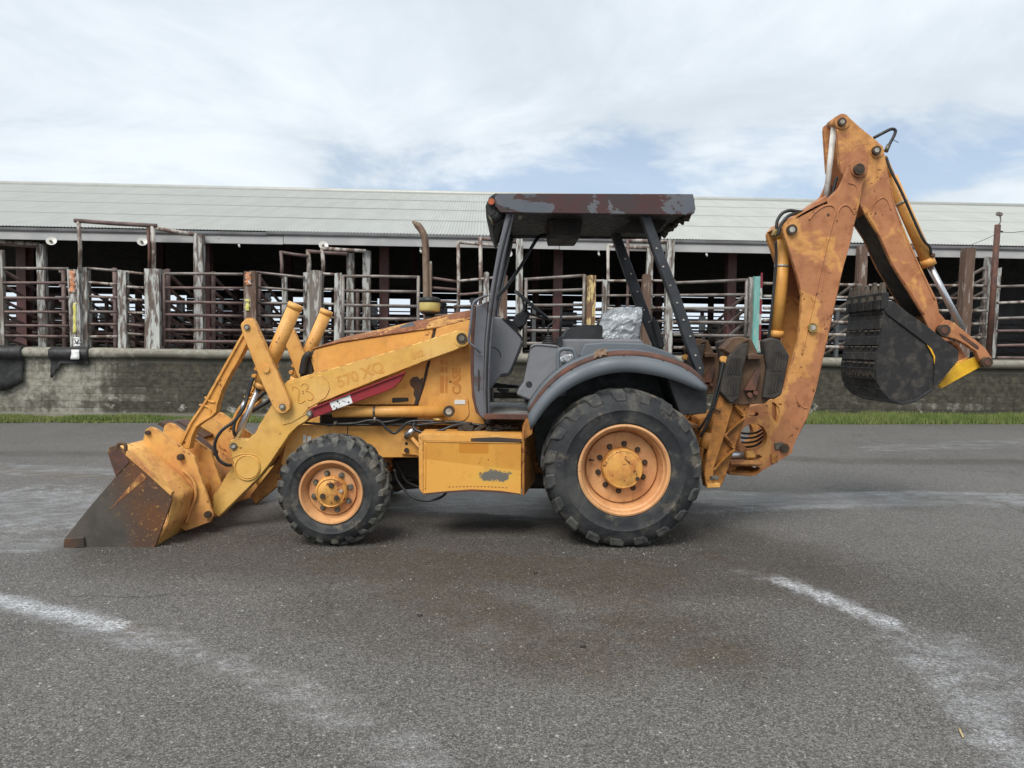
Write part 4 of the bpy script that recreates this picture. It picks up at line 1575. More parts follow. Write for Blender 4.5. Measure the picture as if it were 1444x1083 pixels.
# ---------------------------------------------------------------- wheels
def make_wheel(cx, cz, yf, Rt, width, rr, lugs, lug_h, rear):
    """Wheel whose outer face lies at depth yf. Built as wheel > tyre, rim, hub, nuts."""
    c = Vector((cx, yf, cz))
    wheel = empty('wheel', c - Vector(MACHINE))
    wheel.parent = root
    bp = c
    mk2 = lambda name, mb, mat: mb.build(name, M[mat], wheel, bp)
    rb = Rt - lug_h
    sw = rb - rr
    w = width
    side = [(rr - .006, .045), (rr + .004, .02), (rr + .016, .022), (rr + .024, .012), (rr + sw * .30, .004), (rr + sw * .45, .0), (rr + sw * .47, -.004),
            (rr + sw * .50, .0), (rr + sw * .68, .006), (rr + sw * .84, .026 if not rear else .03), (rr + sw * .95, .05), (rb - .004, .075), (rb, .11)]
    prof = side + [(rb + .004, w / 2)] + [(r, w - y) for r, y in side[::-1]]
    mb = MB().lathe(prof, c, 72)
    rnd = random.Random(3 + rear)
    for s in range(2):
        for k in range(lugs):
            th = 2 * pi * (k + .5 * s) / lugs
            lw = .42 * 2 * pi / lugs * (1.0 if not rear else 1.15)
            sgn = 1 if s == 0 else -1
            sk = (.85 if not rear else .95) * 2 * pi / lugs * (1 if rear else 1)
            Y = lambda y: y if s == 0 else w - y
            wear = rnd.uniform(.75, 1.0) if rear else rnd.uniform(.9, 1)
            secs = [(Y(w * .52), th + sk, Rt, rb - .02, lw * .8), (Y(w * .30), th + sk * .5, Rt, rb - .02, lw * .95), (Y(.075), th + sk * .08, Rt - .006, rb - .03, lw * 1.05),
                    (Y(.026), th, Rt - lug_h * .9 - .012, rb - .05, lw * 1.1), (Y(.008), th - .02, rr + sw * (.66 if not rear else .76), rr + sw * (.62 if not rear else .72), lw * .95)]
            rings = []
            for i, (y, a, r1, r0, lw_) in enumerate(secs):
                r1 = rb + (r1 - rb) * wear if r1 > rb else r1
                jit = rnd.uniform(-.006, .006) * (2 if rear else 1)
                q = []
                for aa, rad in ((a - lw_ / 2 * 1.12, r0), (a - lw_ / 2, r1 + jit), (a + lw_ / 2, r1 + jit), (a + lw_ / 2 * 1.12, r0)):
                    yy = y
                    if i == 4 and rad == r0:
                        yy = Y(.02)
                    q.append(mb.bm.verts.new(c + Vector((rad * cos(aa), yy, rad * sin(aa)))))
                rings.append(q)
            fs = []
            for a, b in zip(rings, rings[1:]):
                for i in range(3):
                    fs.append(mb.bm.faces.new((a[i], a[i + 1], b[i + 1], b[i])))
            fs.append(mb.bm.faces.new(rings[0]))
            fs.append(mb.bm.faces.new(rings[-1][::-1]))
            bmesh.ops.recalc_face_normals(mb.bm, faces=fs)
            for f in fs:
                f[mb.e] = 1.0
            mb._bevel(fs, .006, 1, 40)
    gr = gz(cx)
    for v in mb.bm.verts:                                   # weight on the tyre flattens it
        if v.co.z < gr + .004:
            dzz = gr + .004 - v.co.z
            v.co.z = gr + .004 - dzz * .02
            v.co.y += -.2 * dzz if v.co.y < yf + w / 2 else .2 * dzz
    mk2('tyre', mb, 'tyre_rear' if rear else 'tyre')
    # rim
    if rear:
        rp = [(rr - .02, w - .05), (rr - .02, .20), (rr + .012, .07), (rr + .014, .03), (rr + .010, .016), (rr - .004, .012), (rr - .016, .022), (rr - .022, .07), (rr - .036, .080),
              (rr - .050, .150), (rr - .056, .172), (rr - .057, .196), (rr - .066, .196), (rr - .067, .170), (rr - .075, .166), (.20, .176), (.14, .182), (.0, .182)]
    else:
        rp = [(rr - .02, w - .05), (rr - .02, .14), (rr + .010, .06), (rr + .012, .022), (rr + .006, .010), (rr - .006, .010), (rr - .018, .03), (rr - .028, .07), (rr - .045, .085), (rr - .047, .10), (rr - .054, .10),
              (rr - .056, .074), (rr - .08, .068), (.12, .066), (.0, .066)]
    rim = mk2('rim', MB().lathe(rp, c, 64), 'rim')
    if rear:
        hp = [(.162, .182), (.160, .15), (.156, .09), (.150, .074), (.142, .070), (.138, .074), (.10, .066), (.05, .062), (.0, .062)]
        nb, nr, ns, ny = 10, .188, .017, .182
    else:
        hp = [(.126, .07), (.124, .03), (.118, .012), (.108, .006), (.10, .012), (.085, .004), (.05, .0), (.0, .0)]
        nb, nr, ns, ny = 8, .146, .017, .066
    hub = mk2('hub', MB().lathe(hp, c, 40), 'hub')
    for k in range(nb):
        a = 2 * pi * (k + .35) / nb
        p = c + Vector((nr * cos(a), ny - .001, nr * sin(a)))
        mb = MB().cyl(p + Vector((0, .004, 0)), p - Vector((0, .008, 0)), ns * 1.35, 12)
        mb.cyl(p, p - Vector((0, .026, 0)), ns * .95, 6)
        mk2('wheel_nut', mb, 'pin' if not rear else 'darkpin')
    if not rear:
        for k in range(3):
            a = 2 * pi * (k / 3) + 1.45
            p = c + Vector((.062 * cos(a), .004, .062 * sin(a)))
            mk2('hub_bolt', MB().cyl(p, p - Vector((0, .018, 0)), .021, 8), 'darkpin')
        p = c + Vector((.085 * cos(.2), .006, .085 * sin(.2)))
        mk2('filler_plug', MB().cyl(p, p - Vector((0, .012, 0)), .013, 8), 'pinlight')
    else:
        p = c + Vector((.11, .066, -.07))
        mk2('filler_plug', MB().cyl(p, p - Vector((0, .012, 0)), .016, 8), 'darkpin')
        p0 = c + Vector((-.255, .15, .06))
        mk2('valve', MB().cyl(p0, p0 + Vector((.03, -.03, .0)), .007, 6), 'darkpin')
    return wheel


fc = P(468, 696.5, 5.66)
rc = P(879.5, 665, 5.66)
RF, RRr = .438, .627
fz, rz_ = gz(fc.x) + RF * .980, gz(rc.x) + RRr * .972
wf = make_wheel(fc.x, fz, 5.61, RF, .34, .238, 21, .030, False)
wr = make_wheel(rc.x, rz_, 5.61, RRr, .50, .346, 19, .024, True)


def mirror_wheel(w, width, yf):
    c = w.copy()
    COL.objects.link(c)
    c.location = (w.location.x, (2 * YC - yf) - MACHINE[1], w.location.z)
    c.rotation_euler = (0, 0, pi)
    for ch in list(w.children):
        d = ch.copy()
        COL.objects.link(d)
        d.parent = c


mirror_wheel(wf, .34, 5.61)
mirror_wheel(wr, .50, 5.61)

# ---------------------------------------------------------------- loader bucket
YB0, YB1 = 5.62, 7.90
bprof = [(92, 772), (213, 775.5), (228, 757), (238.5, 733), (243, 712), (241, 697), (224, 681), (200, 661), (178, 640), (166, 629)]
bk = empty('front_bucket', (0, 0, 0))
bk.parent = root
# shell: sheet swept from side to side
c3 = [P(x, y, YB0) for x, y in arcfit([(92, 772), (213, 775.5, 10), (236, 740, 14), (243, 706, 12), (226, 683, 10), (178, 641), (164, 630)])]
rows = [[Vector((p.x, y, p.z)) for p in c3] for y in (YB0 + .012, YB0 + .4, YB0 + .8, YC, YC + .4, YC + .8, YB1 - .012)]
mk('shell', MB().grid(rows).solidify(.016), 'bucketpaint', bk)
side = [(88, 776), (90.5, 760), (126, 715), (163, 672), (157, 655), (151, 637), (155, 629.5, 3), (166, 628), (178, 640), (241, 697), (242, 707), (217, 776)]
sp = mk('side_plate', MB().prism(side, YB0 - .004, YB0 + .016, .003), 'bucketside', bk)
copy_part(sp, bk, YB1 - YB0 - .016)
# yellow scuffed streaks where paint survives in the corner of the side plate
mk('corner_gusset', MB().prism([(152, 640), (166, 632), (178, 643), (182, 652), (164, 671)], YB0 - .010, YB0, .002), 'rust', bk)
mk('edge_streak', MB().prism([(153, 722), (172, 698), (199, 667), (208, 673.5), (189, 689), (169, 706)], YB0 - .0065, YB0, .001), 'rusttop', bk)
mk('rim_bar', MB().prism([(178, 636), (203, 659), (243, 694), (241, 700), (207, 669), (176, 642)], YB0 - .014, YB0 + .03, .004), 'bucketpaint', bk)
mk('cutting_edge', MB().prism([(84, 777.5), (90, 772.5), (190, 774.5), (190, 778.5), (113, 779.5)], YB0 - .02, YB1 + .02, .003), 'steel', bk)
mk('corner_shoe', MB().prism([(89.5, 774), (91, 760, 3), (118, 757, 3), (119, 772)], YB0 - .022, YB0 + .02, .005), 'steel', bk)
mk('lifting_eye', MB().tube(smooth_path([P(166, 634, YB0), P(166.5, 627, YB0), P(172, 625, YB0), P(177, 628, YB0), P(177, 636, YB0)]), .014, 8), 'padsteel', bk)
# hinge ears
ear = [(200, 626), (205, 606), (211, 602, 3), (219, 604), (274, 643.5), (301, 727, 5), (297, 736), (262, 749, 6), (238, 736), (243, 706), (226, 676)]
ears = [mk('hinge_ear', MB().prism(ear, 6.02, 6.05, .004), 'bucketpaint', bk)]
mk('ear_bolt', MB().disc(207.5, 610.5, 5.995, 3.5, .05, 12), 'darkpin', bk)
pinhead(253.5, 645, 5.985, 4.6, bk, 'darkpin', 'darkpin')
pinhead(292, 726, 5.985, 4.8, bk, 'darkpin', 'darkpin')
copy_part(ears[0], bk, .33)
copy_part(ears[0], bk, 1.08)
copy_part(ears[0], bk, 1.40)
# worn wear bars on the back
for q in ([(221, 598), (226, 593.5), (262, 612), (260, 620)], [(266, 620), (271, 617), (297, 640), (296, 646, 2), (291, 645)]):
    mk('wear_bar', MB().prism(q, 6.40, 6.58, .006), 'steel', bk)
mk('wear_bar', MB().prism([(236, 594), (252, 593), (290, 616), (280, 622)], 6.9, 7.1, .006), 'steel', bk)
# curved stiffener rib on the shell beside the ear
mk('stiffener', MB().hosepx([(258, 664, 6.0), (268, 672, 6.0), (275, 684, 6.0), (276, 700, 6.0), (270, 716, 6.0), (262, 738, 6.0)], .012, 6), 'bucketpaint', bk)

# ---------------------------------------------------------------- loader arms and bucket linkage, near side then copied across
DYA = 1.04
YA = 6.17
arm = [(308, 730), (299, 722, 4), (300, 700), (329, 654.5), (322, 628, 3), (324, 621, 4), (331, 619, 4), (349, 620, 3), (358, 612), (383.4, 569.5), (401, 541), (405, 537, 3), (420, 532.5),
       (480, 516), (565, 491), (644, 466, 5), (655, 467, 6), (661, 477, 7), (656, 488, 6), (640, 495), (600, 509.5), (560, 525), (449, 569.5), (442, 583), (433, 593.5, 8), (421, 601, 8), (409, 612), (398, 628.6),
       (383, 651), (369, 669), (361, 678)]
parts_side = []
a_ = mk('loader_arm', MB().prism(arm, YA, YA + .11, .008), 'arm')
mk('torque_boss', MB().disc(349, 659, YA - .012, 16, .03, 32), 'arm', a_)
mk('boss_rim', MB().lathe([(.098, 0), (.104, -.012), (.110, -.008), (.112, .006)], P(349, 659.5, YA - .001), 32), 'arm', a_)
# casting line of the arm's stepped doubler: raised pad with a round end that carries the number
pad = [(405, 541, 4), (430, 533), (452, 529, 6), (463, 537, 8), (465, 549, 8), (460, 560, 8), (449, 568), (436, 575), (425, 588), (412, 596), (398, 600), (392, 570)]
mk('arm_doubler', MB().prism(pad, YA - .006, YA + .01, .004), 'arm', a_)
parts_side.append(a_)
num2 = [(412.5, 550), (413, 545.5), (416.5, 545), (420.5, 547.5), (421.8, 552), (421, 560), (421.5, 567.5), (425, 568), (430.5, 564.5)]
num3 = [(424.5, 544), (428.5, 540.5), (432.5, 541.5), (434, 546), (431.5, 551), (436, 552), (440.5, 556), (441.5, 561), (438.5, 564), (434, 563)]
for q in (num2, num3):
    mk('number_bead', MB().hosepx([(x, y, YA - .0065) for x, y in q], .0045, 6), 'ghost', a_)


def text(body, xa, ya, xb, yb, Y, size_px, mat, parent, name='lettering', ext=.0008, shear=.0):
    """Flat lettering lying on the plane Y, running from photo pixel a towards b."""
    cu = bpy.data.curves.new('t', 'FONT')
    cu.body = body
    cu.size = size_px * Y / F
    cu.extrude = ext
    cu.shear = shear
    cu.offset = cu.size * .028
    ob = bpy.data.objects.new('t', cu)
    COL.objects.link(ob)
    bpy.context.view_layer.update()
    dg = bpy.context.evaluated_depsgraph_get()
    me = bpy.data.meshes.new_from_object(ob.evaluated_get(dg))
    bpy.data.objects.remove(ob)
    a, b = P(xa, ya, Y), P(xb, yb, Y)
    d = (b - a).normalized()
    up = Vector((0, -1, 0)).cross(d) * 1.0
    if up.length < .1:
        up = Vector((0, 0, 1))
    n = d.cross(up)
    m = Matrix((d, up, n)).transposed().to_4x4()
    me.transform(Matrix.Translation(a - Vector(MACHINE)) @ m)
    me.materials.clear()
    me.materials.append(M[mat])
    o = bpy.data.objects.new(name, me)
    COL.objects.link(o)
    o.parent = parent
    return o


text('570 XQ', 478, 546, 553, 518, YA - .0012, 21, 'ghost', a_)
text('502', 582, 507, 602, 499.5, YA - .0012, 12, 'ghost', a_)

# bellcrank: two plates
bc = [(339, 458, 4), (347, 450, 6), (356, 450, 4), (360, 456), (385, 512), (409, 566, 6), (409, 577, 8), (399, 585, 9), (389, 580, 6), (384, 572), (364, 528), (341, 468, 4)]
b1 = mk('bellcrank', MB().prism(bc, 6.105, 6.14, .005), 'body')
pinhead(347.7, 461.5, 6.09, 4.2, b1)
pinhead(397.6, 573.7, 6.09, 4.4, b1)
mk('trunnion', MB().disc(374.7, 520.5, 6.088, 5.0, .03, 18), 'body', b1)
b2 = mk('bellcrank', MB().prism([(x + 1, y - 2) if len((x, y)) else 0 for x, y in [(q[0], q[1]) for q in bc]], 6.32, 6.355, .005), 'body')
mk('cross_pin', MB().cyl(P(347.7, 461.5, 6.12), P(347.7, 461.5, 6.12) + Vector((0, .22, 0)), .02), 'pin', b2)
mk('cross_pin', MB().cyl(P(374.7, 520.5, 6.12), P(374.7, 520.5, 6.12) + Vector((0, .22, 0)), .026), 'body', b2)
parts_side += [b1, b2]
# bucket link: flanged casting
lk = [(344, 462, 4), (352, 462, 4), (353, 474), (347, 487), (335, 511), (325, 527), (312, 553), (306.5, 570), (305, 581, 5), (298, 588, 4), (285, 596, 4), (277, 602), (271, 615), (267.5, 634, 4),
      (260, 632, 3), (253, 625), (266.6, 596), (288, 565), (315, 516), (341, 470)]
YL = 6.19
l1 = mk('bucket_link', MB().prism(lk, YL + .015, YL + .075, .004), 'body')
fl = lambda q, w: MB().tube([P(*p, YL + .045) for p in q], w, 6)
mk('link_flange', MB().prism([(346, 466), (341, 470), (315, 516), (288, 565), (266.6, 596), (253, 625), (256, 627), (270, 598), (291.5, 567), (318.5, 518), (345, 471)], YL, YL + .09, .004), 'body', l1)
mk('link_flange', MB().prism([(353, 474), (347, 487), (335, 511), (325, 527), (312, 553), (306.5, 570), (305, 581), (298, 588), (285, 596), (277, 602), (271, 615), (267, 634), (264.5, 632), (268, 613), (274.5, 600), (284, 593),
                              (296, 585.5), (302, 579), (303.5, 569), (309.5, 551), (322.5, 525), (332.5, 509), (344.5, 485), (350.5, 473)], YL, YL + .09, .004), 'body', l1)
mk('link_rib', MB().hosepx([(281.5, 571, YL + .012), (291, 573, YL + .012), (296, 577, YL + .012), (296.5, 585, YL + .012)], .010, 6), 'body', l1)
mk('link_rib', MB().hosepx([(289, 560, YL + .012), (296, 566, YL + .012), (303, 567, YL + .012)], .010, 6), 'body', l1)
parts_side.append(l1)
# tilt cylinder
YT = 6.235
ca, cb = P(417.5, 429, YT), P(366.5, 545, YT)
d = (cb - ca).normalized()
t1 = mk('tilt_cylinder', MB().cyl(ca, cb, .060, 24), 'body')
mk('end_cap', MB().cyl(ca - d * .002, ca + d * .045, .064, 24), 'body', t1)
mk('gland', MB().cyl(cb - d * .03, cb + d * .012, .063, 24), 'body', t1)
mk('seal', MB().cyl(cb + d * .012, cb + d * .02, .05, 24), 'black', t1)
ro = P(329, 629, YT)
mk('rod', MB().cyl(cb, ro, .024, 18), 'chrome', t1)
mk('trunnion_block', MB().box(P(376, 519, YT), (.15, .15, .11), .01, Matrix.Rotation(.45, 3, 'Y')), 'body', t1)
mk('port', MB().cyl(P(361, 530, YT - .02), P(357, 531, YT - .05), .02, 10), 'body', t1)
mk('hose', MB().hosepx([(406, 432, YT + .02), (400, 445, YT + .03), (390, 470, YT + .02), (380, 492, YT)], .012, 8), 'hose', t1)
parts_side.append(t1)
pinhead(329, 629.5, YA - .012, 5.0, a_)
for o in parts_side:
    copy_part(o, root, DYA)
# hoses at the linkage
for q in ([(357, 532, 6.16), (350, 556, 6.14), (343, 577, 6.10), (330, 594, 6.08), (312, 608, 6.06), (303, 626, 6.06), (307, 646, 6.08), (318, 655, 6.1), (326, 656, 6.15)],
          [(354, 534, 6.2), (349, 556, 6.2), (340, 580, 6.2), (331, 596, 6.2), (330, 610, 6.2), (336, 618, 6.25)]):
    mk('hose', MB().hosepx(q, .014, 8), 'hose')
mk('hose_fitting', MB().cyl(P(345.5, 566, 6.13), P(341, 577, 6.11), .020, 10), 'chrome')
for q in ([(355, 580, 6.5), (375, 568, 6.5), (395, 553, 6.6)], [(350, 575, 6.5), (366, 560, 6.5), (378, 549, 6.6)]):
    mk('hose', MB().hosepx(q, .016, 8), 'hose')
# torque tube between arms and lower bucket cross parts
mk('torque_tube', MB().cyl(P(349, 659, YA + .1), P(349, 659, YA + .1) + Vector((0, DYA - .1, 0)), .085, 24), 'brown')
mk('arm_pin', MB().disc(651, 477, YA - .022, 7.6, .05, 24), 'darkpin')
mk('arm_pin_cap', MB().disc(651, 477, YA - .027, 4.0, .02, 18), 'pin')
mk('arm_pin_collar', MB().disc(651, 477, YA - .009, 11.5, .03, 28), 'arm')

# lift cylinder
YLc = 6.235
pa, pb = P(632.5, 580.4, YLc), P(470, 580.5, YLc)
lc = mk('lift_cylinder', MB().cyl(pa + Vector((-.03, 0, 0)), pb, .049, 24), 'body')
mk('rod', MB().cyl(pb, P(434, 582, YLc), .024, 14), 'chrome', lc)
mk('clamp', MB().cyl(P(527, 580.5, YLc), P(530, 580.5, YLc), .053, 24), 'pin', lc)
mk('clamp_bolt', MB().cyl(P(528.5, 588, 6.19), P(528.5, 596, 6.19), .012, 8), 'pin', lc)
copy_part(lc, root, DYA)
pinhead(632.8, 580.4, 6.155, 8.0, root, 'darkpin', 'pinlight', 'cylinder_pin', .06)

# red safety strut with its pictogram label
rs = mk('safety_strut', MB().prism([(431, 583, 4), (437, 576, 4), (572, 524.8), (565, 537), (556.5, 546), (549, 550), (437, 591.5, 5)], 6.115, 6.165, .004), 'red')
mk('strut_lip', MB().prism([(440, 574.6), (572, 524.0), (572, 526.0), (440, 577)], 6.100, 6.12, .001), 'red', rs)
lb = mk('warning_label', MB().prism([(464.3, 567.6), (493.2, 556.2), (497.3, 568.2), (469.4, 578.6)], 6.111, 6.116, 0), 'white', rs)
iy = 6.1085
for cx_, cy_, r_ in ((476, 566, 1.4), (491.5, 567.2, 1.3), (474.5, 575.5, 1.3), (471, 573, 1.0), (478.5, 568.5, .8)):
    mk('pictogram', MB().disc(cx_, cy_, iy, r_, .002, 10), 'ink', rs)
for q in (((482, 565), (488, 567)), ((480, 561.5), (491, 558.5))):
    mk('pictogram', MB().bar(P(*q[0], iy + .001), P(*q[1], iy + .001), .0035, .002, (0, 1, 0), 0), 'ink', rs)
pinhead(436.2, 583.4, 6.100, 4.6, rs, 'pin', 'pinlight')

# ---------------------------------------------------------------- hood and chassis
YH0 = 6.33
YH1 = 2 * YC - YH0
hs = [(443.4, 492), (480, 483.5), (530, 475.5), (611, 463.6), (604, 505), (595, 545), (587, 571), (420, 571), (425, 545), (443, 524), (438, 507)]
sp_ = mk('engine_panel', MB().prism(hs, YH0, YH0 + .03, .006), 'body')
copy_part(sp_, root, YH1 - YH0 - .03)
cw = [(615, 463), (662, 450.5), (665.5, 452), (664.5, 530), (667, 562), (674, 580, 6), (684, 591, 4), (684, 600), (588, 600), (589.5, 571), (598, 545), (607.5, 505)]
cp = mk('cowl_panel', MB().prism(cw, YH0 - .012, YH0 + .03, .006), 'body')
copy_part(cp, root, YH1 - YH0 - .02)
# pressed swage and dark seam
mk('seam_strip', MB().prism([(610, 463.5), (616, 462.5), (608, 505), (599, 545), (591, 571), (586, 571), (595, 545), (603.5, 505)], YH0 + .010, YH0 + .05, 0), 'under')
# torn patch: bare dark metal with a ragged edge
torn = [(597, 532), (592, 535), (588.5, 531), (582, 532), (577.5, 537), (579, 544), (584, 549), (583, 556), (586, 562), (584, 570), (588.5, 570), (594, 552)]
mk('torn_patch', MB().prism(torn, YH0 - .003, YH0 + .01, 0), 'steel')
mk('panel_slot', MB().prism([(553, 561, 1), (576, 560.5, 1), (576, 566, 1), (553, 568, 1)], YH0 - .002, YH0 + .01, 0), 'under')
# hood top: crowned sheet that falls to the front
st = [(441.5, 492, 487), (480, 482, 473.5), (510, 477.5, 468), (551.4, 471, 458.5), (580, 467, 452.5), (618, 461.5, 445), (645, 455, 440), (664, 450.5, 437)]
rows = []
for x, ye, yt in st:
    e, tp = P(x, ye, YH0), P(x, yt, YC)
    r = []
    for k in range(13):
        t = k / 12
        y = YH0 + (YH1 - YH0) * t
        s = 2 * t - 1
        r.append(Vector((e.x, y, e.z + (tp.z - e.z) * (1 - abs(s) ** 2.6))))
    rows.append(r)
mb = MB().grid(rows).solidify(.012)
mk('hood', mb, 'rusttop')
mk('hood_lip', MB().tube([P(x, y - .5, YH0 - .004) for x, y, _ in st], .007, 6), 'rusttop')
mk('hood_patch', MB().prism([(560, 467.5), (566, 459), (582, 453.6), (585, 458), (582, 465)], 6.42, 6.44, 0), 'greypaint')
# nose: dark grille and lamp
mk('grille', MB().prism([(436, 497, 4), (443, 493), (441, 528), (420, 545), (424, 520, 6)], YH0 + .01, YH1 - .01, .01), 'under')
mk('headlamp_hood', MB().hosepx([(437.5, 499, YH0 - .02), (431.5, 503, YH0 - .02), (428.5, 512, YH0 - .02), (426, 527, YH0 - .02)], .030, 10), 'black')
# engine block mass under the hood, dark
mk('engine', MB().prism([(450, 500), (660, 465), (660, 640), (450, 640)], YH0 + .12, YH1 - .12, .02), 'under')
# chassis rails
fr = [(408, 600), (590, 600), (594, 612), (594, 645.5), (549, 645.5), (420, 648), (405, 660), (396, 655)]
f1 = mk('chassis_rail', MB().prism(fr, YH0 - .02, YH0 + .05, .006), 'body')
copy_part(f1, root, YH1 - YH0 - .03)
mk('rail_seam', MB().prism([(489.5, 601), (490.5, 601), (490.5, 625), (489.5, 625)], YH0 - .0215, YH0, 0), 'under', f1)
br = mk('bracket_plate', MB().prism([(565.5, 613, 2), (592, 612, 2), (592, 645), (587, 642), (565.5, 640.5, 3)], YH0 - .05, YH0 - .018, .004), 'body')
for cy_ in (616, 635):
    mk('bolt', MB().disc(573, cy_, YH0 - .07, 3.4, .03, 10), 'darkpin', br)
mk('bolt_hole', MB().disc(573, 625.5, YH0 - .0525, 2.4, .01, 10), 'under', br)
mk('hydraulic_coupling', MB().cyl(P(572, 614, 6.24), P(584, 606, 6.22), .026, 12), 'chrome')
gu = mk('brace', MB().bar(P(580, 616, 6.25), P(593, 631, 6.18), .03, .02), 'body')
mk('chassis_tail', MB().prism([(590, 598), (990, 600), (990, 640), (1000, 668), (960, 668), (700, 668), (590, 668)], 6.42, 7.08, .02), 'brown')
mk('transmission', MB().prism([(550, 646), (600, 640), (780, 640), (780, 690), (700, 690), (590, 680), (556, 672)], 6.55, 6.95, .03), 'under')
mk('front_axle', MB().cyl(Vector((fc.x, 6.0, fz)), Vector((fc.x, 7.5, fz)), .085, 16, .085), 'under')
mk('drive_shaft', MB().cyl(P(500, 690, YC), P(720, 672, YC), .04, 12), 'under')
mk('rear_axle', MB().cyl(Vector((rc.x, 6.1, rz_)), Vector((rc.x, 7.4, rz_)), .16, 20), 'under')
mk('axle_bracket', MB().prism([(425, 640), (520, 640), (505, 690), (440, 690)], 6.5, 7.0, .02), 'under')
mk('serial_plate', MB().prism([(427.5, 613.5), (431.5, 613.5), (431.5, 624), (427.5, 624)], YH0 - .024, YH0 - .02, 0), 'white')
mk('serial_plate', MB().prism([(433.5, 615), (438.5, 615), (438.5, 624), (433.5, 624)], YH0 - .024, YH0 - .02, 0), 'white')
# inner chassis in front of the axle (lower link between arms)
mk('front_frame', MB().prism([(405, 603), (440, 603), (440, 645), (414, 668), (360, 712), (352, 700), (395, 645)], 6.34, 6.40, .008), 'brown')
mk('front_frame', MB().prism([(405, 603), (440, 603), (440, 645), (414, 668), (395, 680), (385, 660)], 7.10, 7.16, .008), 'brown')

# cowl pressings: raised pad round the cylinder pin, ghost of a removed decal
mk('pin_pad', MB().prism([(618, 559, 10), (660, 559, 8), (662, 585, 10), (655, 594, 10), (606, 594), (606, 575)], YH0 - .020, YH0 - .011, .004), 'body', cp)
mk('small_label', MB().prism([(641, 564), (656, 564), (656, 570), (641, 570)], YH0 - .024, YH0 - .019, 0), 'white', cp)
text('CASE', 649, 556, 649, 500, YH0 - .0145, 16, 'ghostdark', cp)
for y0, y1 in ((530, 554), (517, 525), (508, 514)):
    mk('decal_ghost', MB().prism([(620.5, y0), (626, y0), (626, y1), (620.5, y1)], YH0 - .0140, YH0 - .012, 0), 'ghostdark', cp)
    mk('decal_ghost', MB().prism([(628, y0 + 1), (631, y0 + 1), (631, y1), (628, y1)], YH0 - .0140, YH0 - .012, 0), 'ghostdark', cp)

# hydraulic hoses along the chassis
for q, r in (([(462, 600, 6.22), (476, 598, 6.2), (500, 597, 6.2), (520, 593, 6.2), (535, 594, 6.2), (545, 604, 6.2), (556, 611, 6.2), (566, 604, 6.2), (576, 595.5, 6.2), (600, 593.5, 6.2), (640, 597, 6.2), (662, 600, 6.2)], .012),
             ([(520, 596, 6.24), (545, 595, 6.24), (560, 592, 6.24), (572, 588, 6.24)], .012),
             ([(585, 596, 6.15), (583, 602, 6.14), (590, 608, 6.12), (605, 611, 6.1), (625, 606, 6.1), (640, 600, 6.12), (665, 597, 6.15)], .012),
             ([(428, 596, 6.26), (470, 599, 6.26), (520, 599, 6.26), (600, 598, 6.26)], .010),
             ([(585, 600, 6.2), (640, 595, 6.18), (700, 603, 6.14), (735, 603, 6.14)], .012),
             ([(556, 662, 6.3), (562, 680, 6.3), (580, 700, 6.25), (600, 706, 6.2), (620, 702, 6.2), (630, 694, 6.25)], .011),
             ([(558, 650, 6.5), (566, 665, 6.5), (575, 680, 6.5), (600, 690, 6.5)], .013)):
    mk('hose', MB().hosepx(q, r, 7), 'hose')
mk('hose_fitting', MB().cyl(P(471, 597, 6.2), P(476, 597, 6.2), .02, 10), 'pin')
mk('hose_fitting', MB().cyl(P(611, 591.5, 6.18), P(626, 592.5, 6.18), .013, 10), 'brass')
vb = MB()
rnd = random.Random(4)
for k in range(16):
    vb.box(P(648 + rnd.uniform(0, 70), 605 + rnd.uniform(-4, 4), 6.12 + rnd.uniform(0, .1)), (rnd.uniform(.03, .1), .06, rnd.uniform(.02, .05)), .006, Matrix.Rotation(rnd.uniform(-.5, .5), 3, 'Y'))
mk('valve_cluster', vb, 'under')

# battery box / step
YX = 5.85
bxm = box_mat()
bx = mk('battery_box', MB().prism([(596, 621), (735.8, 624), (735, 698), (726, 696), (666, 692), (606, 696), (596, 697)], YX, YX + .34, .006), bxm)
mk('box_lid', MB().prism([(589.5, 612.5, 2), (737, 614, 2), (737, 624), (595.5, 621.5)], YX - .004, YX + .40, .008), 'body', bx)
mk('worn_edge', MB().prism([(664, 618), (700, 616.5), (736, 619), (736, 624.2), (664, 623.0)], YX - .0065, YX + .0, .002), 'steel', bx)
mk('box_flange', MB().prism([(590, 613), (596.5, 614), (597, 697), (591, 690)], YX - .006, YX + .03, .003), 'body', bx)
v = [P(736, 606, YX + .0), P(736, 698.5, YX + .0), P(751, 679, YX + .34), P(751, 610, YX + .34)]
e_ = Vector((.02, 0, 0))
mk('rear_plate', MB().hexa([v[0], v[1], v[2], v[3], v[0] + e_, v[1] + e_, v[2] + e_, v[3] + e_], .003), 'brown', bx)
mk('rear_post', MB().prism([(736.5, 606), (742, 592), (751, 592), (751, 612), (740, 620)], YX + .01, YX + .25, .004), 'brown', bx)
nk = MB()
for k in range(17):
    xx = 634 + k * 5.0
    nk.box(P(xx, 687.2 - 1.2 * sin((k / 16) * pi) + (k - 8) * .06, YX - .001), (.012, .003, .006), .001)
mk('bottom_nicks', nk, 'rust', bx)
mk('worn_bottom', MB().prism([(600, 695.5), (630, 692.5), (666, 690), (705, 692), (733, 696), (733, 698), (705, 695), (666, 693), (630, 695), (600, 698)], YX - .003, YX + .01, .001), 'rust', bx)

